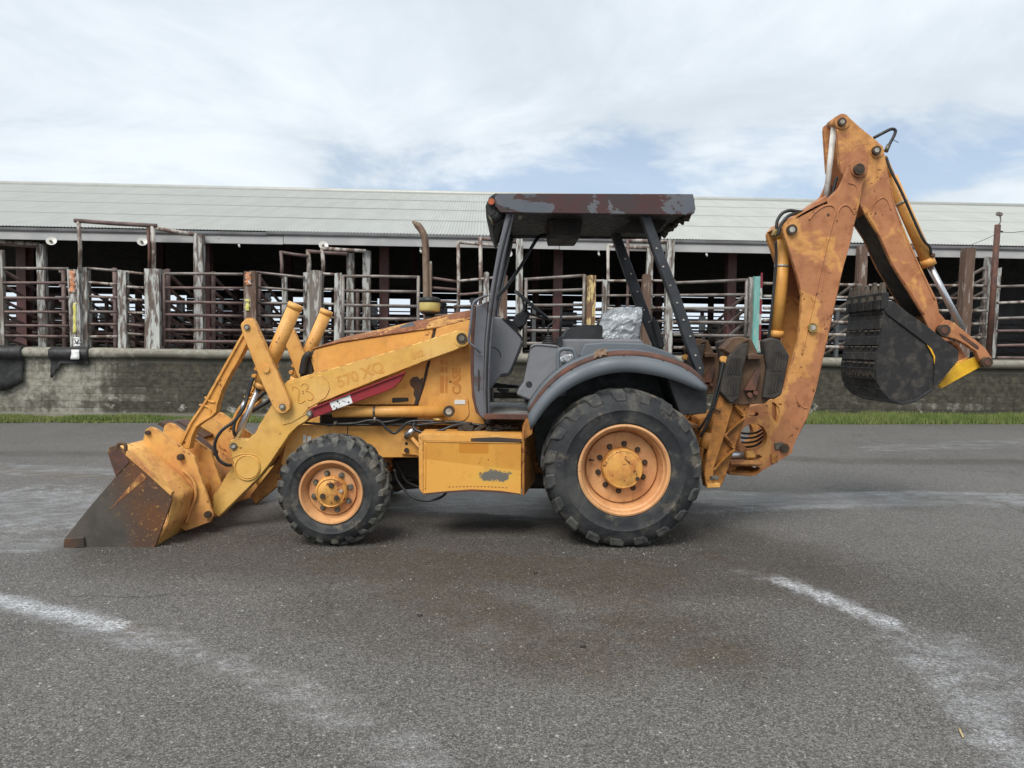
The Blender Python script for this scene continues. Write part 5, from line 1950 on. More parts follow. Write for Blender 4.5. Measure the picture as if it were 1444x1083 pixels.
# ---------------------------------------------------------------- cab
YP = 6.04
mk('cab_floor', MB().prism([(684, 584), (744, 584), (760, 590), (744, 591), (684, 591)], 6.02, 7.46, .004), 'floor')
mk('floor_edge', MB().prism([(683, 583.5), (746, 584.5), (746, 592), (681, 591)], 6.0, 6.03, .004), 'rust')
mk('far_sill', MB().prism([(690, 553), (760, 553), (760, 562), (690, 562)], 7.44, 7.5, .004), 'under')
mk('pedal', MB().prism([(695, 540, 2), (736, 544, 2), (737, 548), (695, 547)], 6.9, 7.0, .005), 'black')
mk('pedal', MB().prism([(700, 548), (718, 549), (716, 556), (702, 552)], 6.6, 6.68, .005), 'black')
fp = mk('front_post', MB().prism([(714, 300), (725.5, 300), (712, 360), (700, 420), (693, 480), (690, 545), (691, 592), (683, 592), (682.5, 545), (684.5, 480), (690.5, 415), (702, 350)], YP, YP + .09, .008), 'postgrey')
mk('seal_strip', MB().tube(smooth_path([P(721, 303, YP - .006), P(706, 362, YP - .006), P(695.5, 420, YP - .006), P(688.5, 480, YP - .006), P(686, 545, YP - .006), P(687, 588, YP - .006)]), .009, 6), 'black', fp)
copy_part(fp, root, 1.32)
mk('corner_panel', MB().prism([(671, 432), (689, 424), (684, 480), (682.5, 545), (684, 591), (676, 586, 4), (670, 572), (667, 545), (667.5, 480)], YP + .02, YP + .32, .006), 'postgrey')
mk('rusty_edge', MB().prism([(664, 437), (671, 432), (668.5, 480), (668, 545), (672, 572), (678, 588), (671, 582), (665.5, 560), (663.5, 520)], YP + .015, YP + .33, .005), 'rust')
mk('vent_slot', MB().prism([(674, 520), (676.5, 523), (676.5, 550), (674, 553)], YP + .017, YP + .03, .001), 'under')
mk('floor_corner', MB().prism([(668, 571), (680, 590, 4), (684, 596), (684, 572)], YP + .10, YP + .30, .004), 'under')
mk('grab_rail', MB().hosepx([(688, 416, 6.02), (676, 421, 6.0), (668, 427, 5.98), (665.5, 440, 5.98), (663.5, 460, 5.98), (661, 478, 5.98), (663, 484, 5.98), (670, 490, 5.99), (677, 497, 6.03)], .011, 8), 'postgrey')
# dash cowl
ds = [(694, 446, 3), (708, 448, 3), (729, 468), (736.5, 479, 4), (735, 487), (721.5, 520), (717, 527.5, 3), (707, 529), (699, 540), (688.5, 551), (688, 480)]
dd = mk('dash_cowl', MB().prism(ds, 6.36, 7.12, .012), 'grey')
mk('dash_trim', MB().hosepx([(709, 449, 6.36), (730, 469, 6.36), (737, 479, 6.36), (735.5, 488, 6.36), (722, 521, 6.36), (717, 528.5, 6.36), (706, 530, 6.36)], .008, 6), 'black', dd)
mk('panel_line', MB().hosepx([(690, 489, 6.358), (699, 491, 6.357), (705, 497, 6.357), (706, 504, 6.357)], .003, 5), 'under', dd)
mk('instrument_ridge', MB().prism([(712, 448), (716, 448), (732, 464), (730, 468)], 6.45, 7.0, .006), 'black', dd)
# steering column and wheel
sc_ = mk('steering_column', MB().cyl(P(728, 462, YC), P(742, 441, YC), .052, 16, .045), 'black')
mk('column_shroud', MB().prism([(722, 455, 4), (727, 443, 5), (740, 438, 5), (745, 446, 4), (741, 458), (730, 464, 4)], YC - .08, YC + .08, .012), 'black', sc_)
sw = empty('steering_wheel', P(750.5, 431, YC) - Vector(MACHINE))
sw.parent = root
a, b = P(727.5, 411, YC), P(774.5, 451, YC)
ax = (b - a).normalized()
ay = (Vector((0, 1, 0)) + ax * .12 + Vector((0, 0, .10))).normalized()
ay = (ay - ax * ay.dot(ax)).normalized()
cc = (a + b) / 2
rad = (b - a).length / 2
pts = [cc + ax * rad * cos(2 * pi * k / 40) + ay * rad * sin(2 * pi * k / 40) for k in range(41)]
wb = MB().tube(pts, .014, 8, False)
wb.build('wheel_ring', M['black'], sw, P(750.5, 431, YC))
nrm = ax.cross(ay)
hubp = P(741, 441, YC)
for k in range(3):
    q = cc + ax * rad * cos(2 * pi * k / 3 + .2) + ay * rad * sin(2 * pi * k / 3 + .2)
    MB().tube([hubp, q], .011, 6).build('spoke', M['black'], sw, P(750.5, 431, YC))
MB().cyl(hubp, hubp + (cc - hubp) * .3, .035, 12).build('hub', M['black'], sw, P(750.5, 431, YC))
# side console with shift lever
cs = [(749, 489, 3), (757, 485, 3), (786, 488), (800, 496), (800, 560), (750, 566), (728, 557), (731, 550), (738, 540)]
co_ = mk('side_console', MB().prism(cs, 6.22, 6.62, .014), 'grey')
mk('console_lip', MB().hosepx([(748.5, 489.5, 6.22), (757, 486, 6.22), (786, 488.5, 6.22)], .010, 6), 'grey', co_)
mk('speaker_hole', MB().disc(746, 542, 6.217, 4.6, .01, 18), 'black', co_)
bt = MB()
for k in range(5):
    bt.cyl(P(774, 488 - k * 3.2, 6.42), P(774, 485.4 - k * 3.2, 6.42), .075 - k * .011, 14, .068 - k * .011)
lv = mk('gear_lever', MB().hosepx([(774, 482, 6.42), (773, 470, 6.42), (773.5, 460, 6.42), (777, 457, 6.42), (781, 454, 6.42), (783, 451, 6.42)], .007, 6), 'black')
mk('boot', bt, 'black', lv)
mk('loader_lever', MB().prism([(785, 476), (793, 474), (793, 490), (785, 490)], 6.42, 6.5, .005), 'black')
mk('lever', MB().cyl(P(789.5, 478, 6.46), P(792, 432, 6.46), .010, 8), 'black')
mk('handle', MB().hosepx([(787, 522, 6.10), (787, 500, 6.10), (791, 493, 6.10), (801, 492, 6.10), (809, 495, 6.10), (813, 508, 6.10)], .018, 8), 'greypaint')
# crumpled bag by the handle
mb = MB()
bmesh.ops.create_icosphere(mb.bm, subdivisions=3, radius=1.0)
cpos = P(803, 507, 6.2)
for vv in mb.bm.verts:
    k = mnoise.noise(vv.co * 3.1) * .25
    vv.co = cpos + Vector((vv.co.x * .075, vv.co.y * .06, vv.co.z * .045)) * (1 + k)
mk('plastic_bag', mb, 'plastic')
# seat
sb = mk('seat_base', MB().prism([(790, 478), (905, 478), (915, 500), (915, 530), (790, 530)], 6.5, 7.2, .02), 'grey')
ar = [(792, 478), (803, 462, 6), (825, 458, 8), (850, 458), (852, 480), (795, 481, 3)]
mk('seat_cushion', MB().prism(ar, 6.62, 7.08, .03), 'seat')
mk('seat_arm', MB().prism([(793, 478), (803, 463, 5), (812, 461), (850, 461), (850, 466), (812, 467), (800, 480)], 7.1, 7.18, .012), 'seat')
mb = MB()
rows = []
bl, br_ = (846, 484), (902, 484)
tl, tr = (857, 439), (908, 433)
NX, NZ = 56, 50
for j in range(NZ + 1):
    r = []
    t = j / NZ
    for i in range(NX + 1):
        s = i / NX
        xx = (bl[0] + (br_[0] - bl[0]) * s) * (1 - t) + (tl[0] + (tr[0] - tl[0]) * s) * t
        yy = (bl[1] + (br_[1] - bl[1]) * s) * (1 - t) + (tl[1] + (tr[1] - tl[1]) * s) * t
        xx += -5 * sin(pi * t) * (1 - s) + (3 if j == NZ else 0) * (s - .5)
        yy += -3 * sin(pi * s) * t * t
        p = P(xx, yy, 6.62)
        cr = lambda a, b, c, w: max(0.0, 1 - abs(mnoise.noise(Vector((a, b, c)))) * w) ** 2
        k1 = mnoise.noise(Vector((s * 2.2, t * 2.4, 1))) * .04 + cr(s * 3.2 + t * 1.5, t * 2.2 - s, 4, 4.5) * .022 + cr(s * 6 - t * 3, t * 5, 8, 5) * .010
        bul = (1 - abs(2 * s - 1) ** 4) * (1 - abs(2 * t - 1) ** 6)
        r.append(p + Vector((0, .10 - .12 * bul - k1, k1 * .2)))
    rows.append(r)
mb.grid(rows)
mb.solidify(.01)
mk('seat_back', MB().prism([(855, 482), (862, 446, 8), (895, 441, 8), (899, 482)], 6.74, 7.0, .03), 'seat')
mk('plastic_cover', mb, 'plastic')

# rear fender
outer = [(744, 577), (768, 543), (797.5, 518), (833, 502), (865.5, 494.5), (907, 495.5), (945, 504), (975, 517.5), (995, 537)]
inner_top = [(745, 585), (770, 552), (799, 527), (834, 510.5), (866, 503), (907, 504), (944, 512.5), (973, 526), (995, 545)]
lower = [(748, 607), (768, 578), (788, 558), (818, 539.5), (848, 529), (883, 524.5), (921.7, 529), (951, 536.5), (981, 548.5), (997, 553)]


def densify(q, n=28):
    pts = smooth_path([Vector((x, y, 0)) for x, y in q], 6)
    L = [0]
    for a, b in zip(pts, pts[1:]):
        L.append(L[-1] + (b - a).length)
    out = []
    for k in range(n + 1):
        s = L[-1] * k / n
        i = max(i for i in range(len(L)) if L[i] <= s + 1e-9)
        i = min(i, len(pts) - 2)
        t = (s - L[i]) / max(1e-9, L[i + 1] - L[i])
        out.append(pts[i].lerp(pts[i + 1], t))
    return [(p.x, p.y) for p in out]


dt, di, dl = densify(outer), densify(inner_top), densify(lower)
fd = mk('fender', MB().grid([[P(x, y, 5.72) for x, y in di], [P(x * .5 + x2 * .5, y * .5 + y2 * .5, 5.695) for (x, y), (x2, y2) in zip(di, dl)], [P(x, y, 5.70) for x, y in dl]]).solidify(.014), 'greypaint')
mk('fender_strip', MB().grid([[P(x, y, 5.80) for x, y in dt], [P(x, y + 1, 5.73) for x, y in dt], [P(x, y, 5.715) for x, y in di]]).solidify(.010), 'rust', fd)
rows = []
for y_, f_ in ((5.80, 0), (6.0, .0), (6.24, .0)):
    rows.append([Vector((P(x, y, 5.80).x, y_, P(x, y, 5.80).z + (.01 if y_ > 5.9 else 0))) for x, y in dt])
mk('fender_top', MB().grid(rows).solidify(.012), 'greypaint', fd)
ub = [(818, 500), (825, 485, 4), (852, 482.5, 5), (907, 484), (945, 497), (962, 510), (955, 520), (820, 520)]
mk('fender_box', MB().prism(ub, 6.10, 6.26, .012), 'greypaint', fd)
mk('peeled_spot', MB().prism([(838, 496), (842, 494), (846, 491.5), (850, 493), (857, 491), (855, 496), (856, 501), (850, 500), (847, 504), (843, 502), (838, 506)], 5.708, 5.716, 0), 'beige', fd)
wall = [(752, 610)] + [(x, y - 3) for x, y in dl[2:]] + [(996, 583), (960, 586), (960, 660), (760, 660)]
iw = mk('wheel_arch', MB().prism(wall, 6.22, 6.26, .004), 'black', fd)
mk('arch_tail', MB().prism([(940, 530), (996, 550), (997, 583), (960, 586)], 5.78, 6.24, .006), 'black', fd)
copy_part(fd, root, 0)
far_f = [o for o in root.children if o.name.startswith('fender')][-1]
far_f.location = Vector((0, 0, 0))
far_f.scale = (1, -1, 1)

# canopy
YK0, YK1 = 6.0, 7.42
cn = empty('canopy', (0, 0, 0))
cn.parent = root
tp = P(697, 272.5, YK0).z
bt_ = P(840, 298.5, YK0).z
xl, xr = P(697, 285, YK0).x, P(979, 285, YK0).x
mk('side_panel', MB().prism([(697, 272.5), (977.5, 273.5), (981, 294, 2), (979, 301), (968, 303), (706, 299.5), (698, 290)], YK0, YK0 + .03, .004), 'canopy', cn)
mk('side_panel', MB().prism([(697, 272.5), (977.5, 273.5), (981, 294), (979, 301), (706, 299.5)], YK0, YK0 + .03, .004), 'canopy', cn).location = (0, YK1 - YK0 - .03, 0)
mk('roof_skin', MB().box(((xl + xr) / 2, (YK0 + YK1) / 2, tp - .012), (xr - xl - .01, YK1 - YK0 - .062, .02), .004), 'canopy', cn)
mk('ceiling', MB().box(((xl + xr) / 2 + .0, (YK0 + YK1) / 2, bt_ + .015), (xr - xl - .06, YK1 - YK0 - .066, .012), .003), 'black', cn)
mk('rear_panel', MB().box((xr + .0, (YK0 + YK1) / 2, (tp + bt_) / 2), (.02, YK1 - YK0 - .062, tp - bt_ - .03), .003), 'canopy', cn)
rg = MB()
rnd = random.Random(12)
for k in range(22):
    y = YK0 + .05 + k * (YK1 - YK0 - .1) / 21
    rg.box((xr - .02 + rnd.uniform(-.03, .012), y, bt_ + rnd.uniform(-.02, .01)), (rnd.uniform(.02, .06), .075, rnd.uniform(.015, .05)), .004, Matrix.Rotation(rnd.uniform(-.4, .4), 3, 'X'))
mk('ragged_lining', rg, 'under', cn)
# front end: broken light housing
fh = [(697, 272.5), (690, 278, 4), (684.5, 290, 4), (685.5, 306, 3), (695, 327), (706, 300)]
mk('light_housing', MB().prism(fh, YK0 + .18, YK1 - .10, .008), 'black', cn)
mk('housing_cheek', MB().prism([(697, 274), (691, 279), (686, 290), (687, 300), (691, 306), (700, 300)], YK0 + .06, YK0 + .16, .006), 'black', cn)
mk('marker_lens', MB().disc(693, 284, YK0 + .025, 4.4, .08, 16), 'lens', cn)
for px_, py_, yy in ((692.5, 309, YK0 + .12), (693, 312, YK1 - .35)):
    c = P(px_, py_, YK0 + .12)
    c.y = yy
    lp = mk('work_lamp', MB().cyl(c + Vector((.0, 0, .0)), c + Vector((.11, 0, .055)), .058, 20, .05), 'black', cn)
    mk('lamp_glass', MB().cyl(c + Vector((-.008, 0, -.004)), c + Vector((.012, 0, .006)), .05, 20), 'clearlens', lp)
for k, (px_, py_) in enumerate(((692, 297), (733, 306))):
    c = P(px_, py_, YK0 + .10)
    mk('wire_bundle', MB().box(c, (.035, .05, .03), .008, Matrix.Rotation(.6, 3, 'Y')), 'clearlens', cn)
mk('radio_box', MB().prism([(773, 309), (820, 309), (822, 313), (817, 336), (776, 336), (772, 313)], 6.45, 6.95, .008), 'under', cn)
lou = MB()
for k in range(5):
    lou.box(P(796, 314 + k * 4.2, 6.445), (.20, .012, .008), .002)
mk('louvres', lou, 'black', cn)
gs = MB().prism([(905, 301), (866, 327), (925, 330), (940, 312)], YK0 + .42, YK0 + .44, .003)
mk('gusset', gs, 'under', cn)
# rear posts with bolt heads
rp = mk('rear_post', MB().prism([(903, 302), (916, 300), (935, 352), (958, 412), (978, 470), (994, 520), (991, 532), (984, 528), (966, 480), (944, 414), (921, 352)], YP + .04, YP + .13, .006), 'blackpaint')
for x_, y_ in ((926, 350), (935.5, 376), (945.5, 402.5), (955, 427), (964, 451), (973.5, 474), (981, 501), (987, 519)):
    mk('bolt', MB().disc(x_, y_, YP + .032, 1.4, .012, 8), 'pinlight', rp)
qf = [(861, 326), (874, 328), (893, 378), (912, 430), (934, 488), (924, 492), (898, 432), (880, 382)]
rp2 = mk('rear_post', MB().prism(qf, YK1 - .20, YK1 - .11, .006), 'blackpaint')
for x_, y_ in ((882, 365), (890, 386), (899, 411), (908, 437), (915, 454)):
    mk('bolt', MB().disc(x_, y_, YK1 - .208, 1.3, .012, 8), 'pinlight', rp2)
mk('roof_brace', MB().hosepx([(770, 331, 6.75), (760, 334, 6.72), (752, 345, 6.68), (734, 376, 6.6), (714, 405, 6.4), (700, 420, 6.2), (695, 433, 6.12)], .016, 8), 'black')
mk('lever_bank', MB().prism([(918, 452), (927, 450), (938, 488), (930, 492)], 6.8, 6.9, .01), 'black')
mk('lever', MB().cyl(P(924, 470, 6.85), P(921, 447, 6.85), .012, 8), 'black')

# exhaust and intake
ex = mk('exhaust_pipe', MB().tube(smooth_path([P(602, 470, 6.82), P(601.5, 420, 6.82), P(600.5, 360, 6.82), P(599.5, 341, 6.82), P(597.5, 331, 6.82), P(593, 322.5, 6.82), P(588.5, 317, 6.82)], 5), .032, 16), 'exhaust')
a, b = P(589.5, 318.5, 6.82), P(582, 312, 6.82)
mk('slash_tip', MB().tube([a, a.lerp(b, .5), b], .032, 16, True, .012), 'exhaust', ex)
mk('pipe_bracket', MB().prism([(604.5, 372), (608, 371), (609, 420), (605, 420)], 6.81, 6.84, .003), 'exhaust', ex)
pc = P(606, 441, 6.7)
ic = mk('air_intake', MB().cyl(P(606, 470, 6.7), P(606, 441, 6.7), .045, 16), 'black')
s_ = 6.7 / F
mk('precleaner_bowl', MB().lathe([(.0, 0), (14.2 * s_, 0), (15.2 * s_, 0), (14.8 * s_, 0), (15.0 * s_, 0)], pc, 4), 'cream', ic) if False else None


def lathe_z(prof, c, n=28):
    mb = MB()
    c = Vector(c)
    rings = [[mb.bm.verts.new(c + Vector((r * cos(2 * pi * k / n), r * sin(2 * pi * k / n), z))) for k in range(n)] for r, z in prof]
    for a, b in zip(rings, rings[1:]):
        for k in range(n):
            f = mb.bm.faces.new((a[k], a[(k + 1) % n], b[(k + 1) % n], b[k]))
            f.smooth = True
    mb.bm.faces.new(rings[0][::-1])
    mb.bm.faces.new(rings[-1])
    return mb


mk('precleaner_base', lathe_z([(11 * s_, -2 * s_), (13.4 * s_, 0), (13.4 * s_, 2 * s_)], pc), 'black', ic)
mk('precleaner_bowl', lathe_z([(13.6 * s_, 1.5 * s_), (14.6 * s_, 4 * s_), (14.8 * s_, 14 * s_), (14.2 * s_, 15 * s_)], pc), 'cream', ic)
mk('precleaner_cap', lathe_z([(15 * s_, 14 * s_), (15.4 * s_, 17 * s_), (14 * s_, 20.5 * s_), (9 * s_, 21.8 * s_), (.1 * s_, 22 * s_)], pc), 'black', ic)

# ---------------------------------------------------------------- stabilisers (near, copied to the far side)
YS = 6.02
leg = mk('stabiliser_leg', MB().prism([(1019, 558), (1057, 556), (1058, 571), (1051, 590), (1043.5, 612), (1036, 633), (1028, 658), (1022, 676), (1016, 687, 3), (997, 688, 3), (993, 676), (1000, 630)], YS + .05, YS + .16, .006), 'brown')
mk('front_flange', MB().prism([(1013, 557), (1030, 563), (1034, 574), (1022, 615), (1007, 660), (1005, 686), (996, 688), (993, 668), (1000, 620)], YS - .02, YS + .10, .006), 'brown', leg)
for q in (((1037, 572), (1051, 588)), ((1051, 589), (1022, 614)), ((1022, 614), (1036, 633)), ((1036, 634), (1006, 663))):
    a, b = P(*q[0], YS - .005), P(*q[1], YS - .005)
    mk('gusset', MB().tube(smooth_path([a, a.lerp(b, .5) + Vector((0, .03, -.012)), b]), .010, 6), 'brown', leg)
    mk('gusset_web', MB().hexa([a, b, b + Vector((0, .09, 0)), a + Vector((0, .09, 0)), a + Vector((.006, 0, .012)), b + Vector((.006, 0, .012)), b + Vector((.006, .09, .012)), a + Vector((.006, .09, .012))], 0), 'brown', leg)
mk('pivot_bush', MB().prism([(1001, 671, 3), (1014, 671, 3), (1014, 677, 3), (1001, 677, 3)], YS - .026, YS - .015, .002), 'pin', leg)
mk('foot_block', MB().prism([(996.5, 682), (1015.5, 681), (1016, 687.5), (997, 688.5)], YS - .03, YS + .12, .004), 'body', leg)
mk('stabiliser_ram', MB().cyl(P(1017, 552, YS + .02), P(999, 610, YS + .02), .036, 16), 'brown', leg)
mk('ram_end', MB().cyl(P(999, 610, YS + .02), P(993, 632, YS + .02), .045, 14), 'brown', leg)
mk('ram_knob', MB().disc(1021.5, 507, YS - .02, 5, .06, 14), 'body', leg)
mk('ram_hose', MB().hosepx([(1020, 510, YS - .02), (1016, 530, YS - .03), (1010, 552, YS - .03), (1003, 576, YS - .03), (994, 594, YS - .03), (986, 606, YS)], .011, 8), 'hose', leg)
mk('ram_hose', MB().hosepx([(1022, 512, YS), (1018, 536, YS - .02), (1008, 570, YS - .02), (996, 600, YS - .02), (988, 616, YS)], .010, 8), 'hose', leg)
mk('band', MB().hosepx([(1003, 573, YS - .03), (1010, 578, YS - .035), (1016, 580, YS - .03)], .006, 6), 'hose', leg)
pad_ = empty('stabiliser_pad', (0, 0, 0))
pad_.parent = root
mk('pad_plate', MB().prism([(1020, 492), (1045, 476, 4), (1060, 478), (1070, 500), (1088, 500), (1090, 560), (1078, 569), (1032, 571.5), (1024, 560), (1020, 520)], YS + .02, YS + .06, .006), 'padsteel', pad_)
mk('pad_cap', MB().prism([(1018, 492), (1030, 500), (1048, 484, 3), (1060, 479), (1046, 474.5, 3), (1034, 476)], YS - .04, YS + .10, .008), 'padsteel', pad_)
rb1 = [(1029, 501), (1047, 484), (1056, 484), (1054, 500), (1048, 522), (1042, 562), (1031, 570, 3), (1016, 553), (1020, 530)]
q1 = mk('rubber_block', MB().prism(rb1, YS - .075, YS + .02, .010), 'padrubber', pad_)
gv = MB()
for k in range(5):
    a, b = P(1030.5 + k * 4.0, 503 + k * .5, YS - .078), P(1023 + k * 3.9, 560 - k * .3, YS - .078)
    gv.bar(a, a.lerp(b, .44), .010, .012, (0, 1, 0), .002)
    gv.bar(a.lerp(b, .50), a.lerp(b, .97), .010, .012, (0, 1, 0), .002)
mk('rubber_ribs', gv, 'padrubber', q1)
rb2 = [(1077, 480, 4), (1090, 476, 4), (1101, 480, 3), (1113.5, 502, 4), (1108, 530), (1102.5, 557), (1092, 563, 4), (1076, 562), (1082, 520)]
q2 = mk('rubber_block', MB().prism(rb2, YS - .03, YS + .09, .012), 'padrubber', pad_)
gv = MB()
for k in range(4):
    a, b = P(1093 + k * 4.0, 494 + k * 1.5, YS - .033), P(1084 + k * 4.2, 557 - k * 1.0, YS - .033)
    gv.bar(a, a.lerp(b, .45), .011, .012, (0, 1, 0), .002)
    gv.bar(a.lerp(b, .52), a.lerp(b, .97), .011, .012, (0, 1, 0), .002)
mk('rubber_ribs', gv, 'padrubber', q2)
mk('pad_step', MB().prism([(1054, 500), (1060, 498), (1074, 502, 3), (1074, 507, 2), (1055, 507)], YS - .05, YS + .04, .006), 'padsteel', pad_)
mk('pad_step', MB().prism([(1050, 551), (1068, 520), (1073, 524), (1066, 551)], YS - .02, YS + .03, .005), 'rust', pad_)
mk('pad_bolt', MB().disc(1058, 557, YS - .03, 3.5, .05, 10), 'rust', pad_)
mk('pad_bolt', MB().disc(1066, 554, YS - .03, 3.0, .05, 10), 'rust', pad_)
copy_part(leg, root, 1.34)
copy_part(pad_, root, 1.34)

# ---------------------------------------------------------------- swing casting (kingpost)
YW0, YW1 = 6.52, 6.62
kp = [(1054, 575), (1073, 570), (1086, 564), (1098, 560), (1112, 590), (1136, 592), (1119, 628, 4), (1117, 638.5, 4), (1095, 652), (1074, 664.5, 6), (1060, 670), (1028, 668), (1026, 656), (1030, 640), (1040, 636), (1046, 600), (1050, 593)]
holes = [circ(1063, 616, 19, 22), [(1056, 581), (1068, 581), (1070.5, 584), (1068, 587), (1056, 587)],
         [(1088.5, 567), (1092, 567.5), (1098, 574), (1100, 582), (1096.5, 597), (1089, 588)],
         [(1036, 640), (1069, 640.5), (1075, 644), (1069, 648.5), (1034, 648)], [(1033, 657), (1068, 657.5), (1072, 661), (1064, 666), (1032, 664)]]
k1 = mk('swing_casting', MB().prism(kp, YW0, YW1, 0, holes), 'boom')
copy_part(k1, root, .38)
mk('swing_shelf', MB().prism([(1030, 649.5), (1075, 650), (1076, 656), (1030, 655.5)], YW0 - .10, YW1 + .3, .006), 'boom', k1)
mk('swing_base', MB().prism([(1028, 665.5), (1062, 668.5), (1074, 664), (1068, 669.5), (1060, 671.5), (1028, 669.5)], YW0 - .08, YW1 + .3, .004), 'brown', k1)
sw_ = mk('swing_cylinder', MB().cyl(P(1010, 643, 6.5), P(1048, 641, 6.5), .030, 14), 'chrome')
mk('swing_eye', MB().box(P(1057, 641, 6.5), (.09, .10, .06), .012), 'body', sw_)
mk('swing_cylinder', MB().cyl(P(1020, 660, 6.55), P(1037, 659, 6.55), .03, 14), 'brown')
for k in range(4):
    mk('hose', MB().hosepx([(1030, 604 + k * 8, 6.62 + .02 * k), (1048, 611 + k * 6.5, 6.64 + .02 * k), (1066, 610 + k * 6, 6.66), (1080, 602 + k * 5, 6.7)], .010, 7), 'hose')
mk('swing_frame', MB().prism([(985, 590), (1030, 575), (1036, 600), (1030, 640), (1022, 668), (992, 668), (985, 640)], 6.62, 6.9, .01), 'brown')
mk('pivot_pin', MB().disc(1107, 632, YW0 - .03, 6.4, .06, 18), 'darkpin', k1)
mk('pin_lock', MB().prism([(1092, 625, 2), (1105, 623, 2), (1105, 633, 2), (1093, 635, 2)], YW0 - .012, YW0, .003), 'pin', k1)
mk('gusset_block', MB().prism([(1087, 640, 2), (1097, 640, 2), (1097, 652), (1088, 655)], YW0 - .015, YW0, .004), 'brown', k1)

# ---------------------------------------------------------------- boom
YO0, YO1 = 6.53, 6.97
bo = [(1094, 562), (1106, 548.6), (1115, 517.6), (1125.5, 481), (1129, 445), (1130.5, 417), (1124, 389), (1115, 360), (1104, 328), (1103, 320, 4), (1112, 310, 4), (1135, 298), (1167, 281), (1180, 268), (1184, 264), (1190, 252),
      (1196, 234), (1202, 226, 5), (1212, 222.5, 8), (1222.5, 230, 8), (1223.5, 243, 6), (1218, 256), (1213, 285), (1207.5, 308), (1191, 371), (1178, 430), (1165, 489), (1151, 551), (1138.5, 591), (1119, 628, 5), (1108, 640, 6), (1096, 620)]
bm1 = mk('boom', MB().prism(bo, YO0, YO0 + .045, .006), 'boom')
copy_part(bm1, root, YO1 - YO0 - .045)
web = [(1128, 560), (1150, 551), (1164, 489), (1177, 430), (1190, 371), (1206, 308), (1196, 306), (1178, 371), (1165, 430), (1152, 489), (1138, 545)]
mk('boom_web', MB().prism(web, YO0 + .045, YO1 - .045, .004), 'boom', bm1)
back = [(1104, 318), (1112, 309), (1135, 297), (1166, 281), (1168, 287), (1138, 303), (1114, 316)]
mk('boom_cap', MB().prism(back, YO0 + .0, YO1, .004), 'boom', bm1)
mk('boom_cap', MB().prism([(1133, 299), (1160, 279), (1166, 275), (1168, 281), (1140, 297)], YO0 + .10, YO1 - .05, .004), 'boom', bm1)


def bead(q, r=.006, par=bm1, mat='boom', Y=YO0 - .001):
    mk('casting_ridge', MB().hosepx([(x, y, Y) for x, y in q], r, 6), mat, par)


bead([(1141, 310), (1150, 299), (1161, 291.5), (1170, 289.5), (1176, 292), (1178, 299), (1175, 311), (1166, 345), (1156, 388), (1147, 428), (1139, 462), (1131, 500)], .008)
bead([(1180, 312), (1182, 299), (1187, 291), (1194, 289.5), (1200, 294), (1205, 303)], .008)
bead([(1205, 303), (1200, 335), (1186, 385), (1173, 440), (1160, 497), (1147, 552)], .006)
bead([(1207, 300), (1212, 270), (1219, 252)], .006)
bead([(1196, 258), (1207, 262), (1209, 275), (1205, 295)], .006)
bead([(1122, 556), (1125, 566), (1132, 574), (1140, 576)], .005)
mk('plug', MB().disc(1171, 382, YO0 - .004, 3.0, .01, 12), 'boom', bm1)
mk('plug', MB().disc(1168, 303, YO0 - .003, 2.0, .01, 12), 'darkpin', bm1)
pinhead(1117.5, 323.5, YO0 - .03, 7.2, bm1, 'darkpin', 'pinlight')
pinhead(1146.5, 462, YO0 - .03, 6.6, bm1, 'brass', 'pinlight')
mk('pin_collar', MB().disc(1212.4, 238, YO0 - .02, 11.5, .03, 28), 'boom', bm1)
pinhead(1212.4, 238, YO0 - .05, 7.4, bm1, 'darkpin', 'darkpin')
# boom cylinder
YQ = 6.72
a, b = P(1107, 328, YQ), P(1093.5, 476, YQ)
bc_ = mk('boom_cylinder', MB().cyl(a, b, .064, 24), 'body')
d = (b - a).normalized()
mk('cylinder_end', MB().cyl(a - d * .05, a + d * .06, .070, 20), 'body', bc_)
mk('cable_tie', MB().cyl(P(1102.5, 374, YQ), P(1102.2, 377, YQ), .067, 24), 'pinlight', bc_)
mk('gland', MB().cyl(b - d * .06, b, .068, 24), 'body', bc_)
mk('rod', MB().cyl(b, P(1088, 560, YQ), .034, 16), 'chrome', bc_)
mk('hose', MB().hosepx([(1094, 340, 6.62), (1094.5, 370, 6.64), (1091, 410, 6.64), (1087, 450, 6.64), (1084, 478, 6.66)], .013, 8), 'hose', bc_)
mk('fitting', MB().box(P(1093, 329, 6.6), (.05, .05, .07), .012, Matrix.Rotation(.3, 3, 'Y')), 'brass', bc_)
for q in ([(1095, 326, 6.6), (1096, 312, 6.6), (1103, 301, 6.6), (1113, 297, 6.6), (1124, 298, 6.62), (1134, 299, 6.7)], [(1097, 332, 6.56), (1101, 318, 6.56), (1109, 307, 6.56), (1118, 302, 6.58), (1128, 301, 6.66)]):
    mk('hose', MB().hosepx(q, .015, 8), 'hose', bc_)

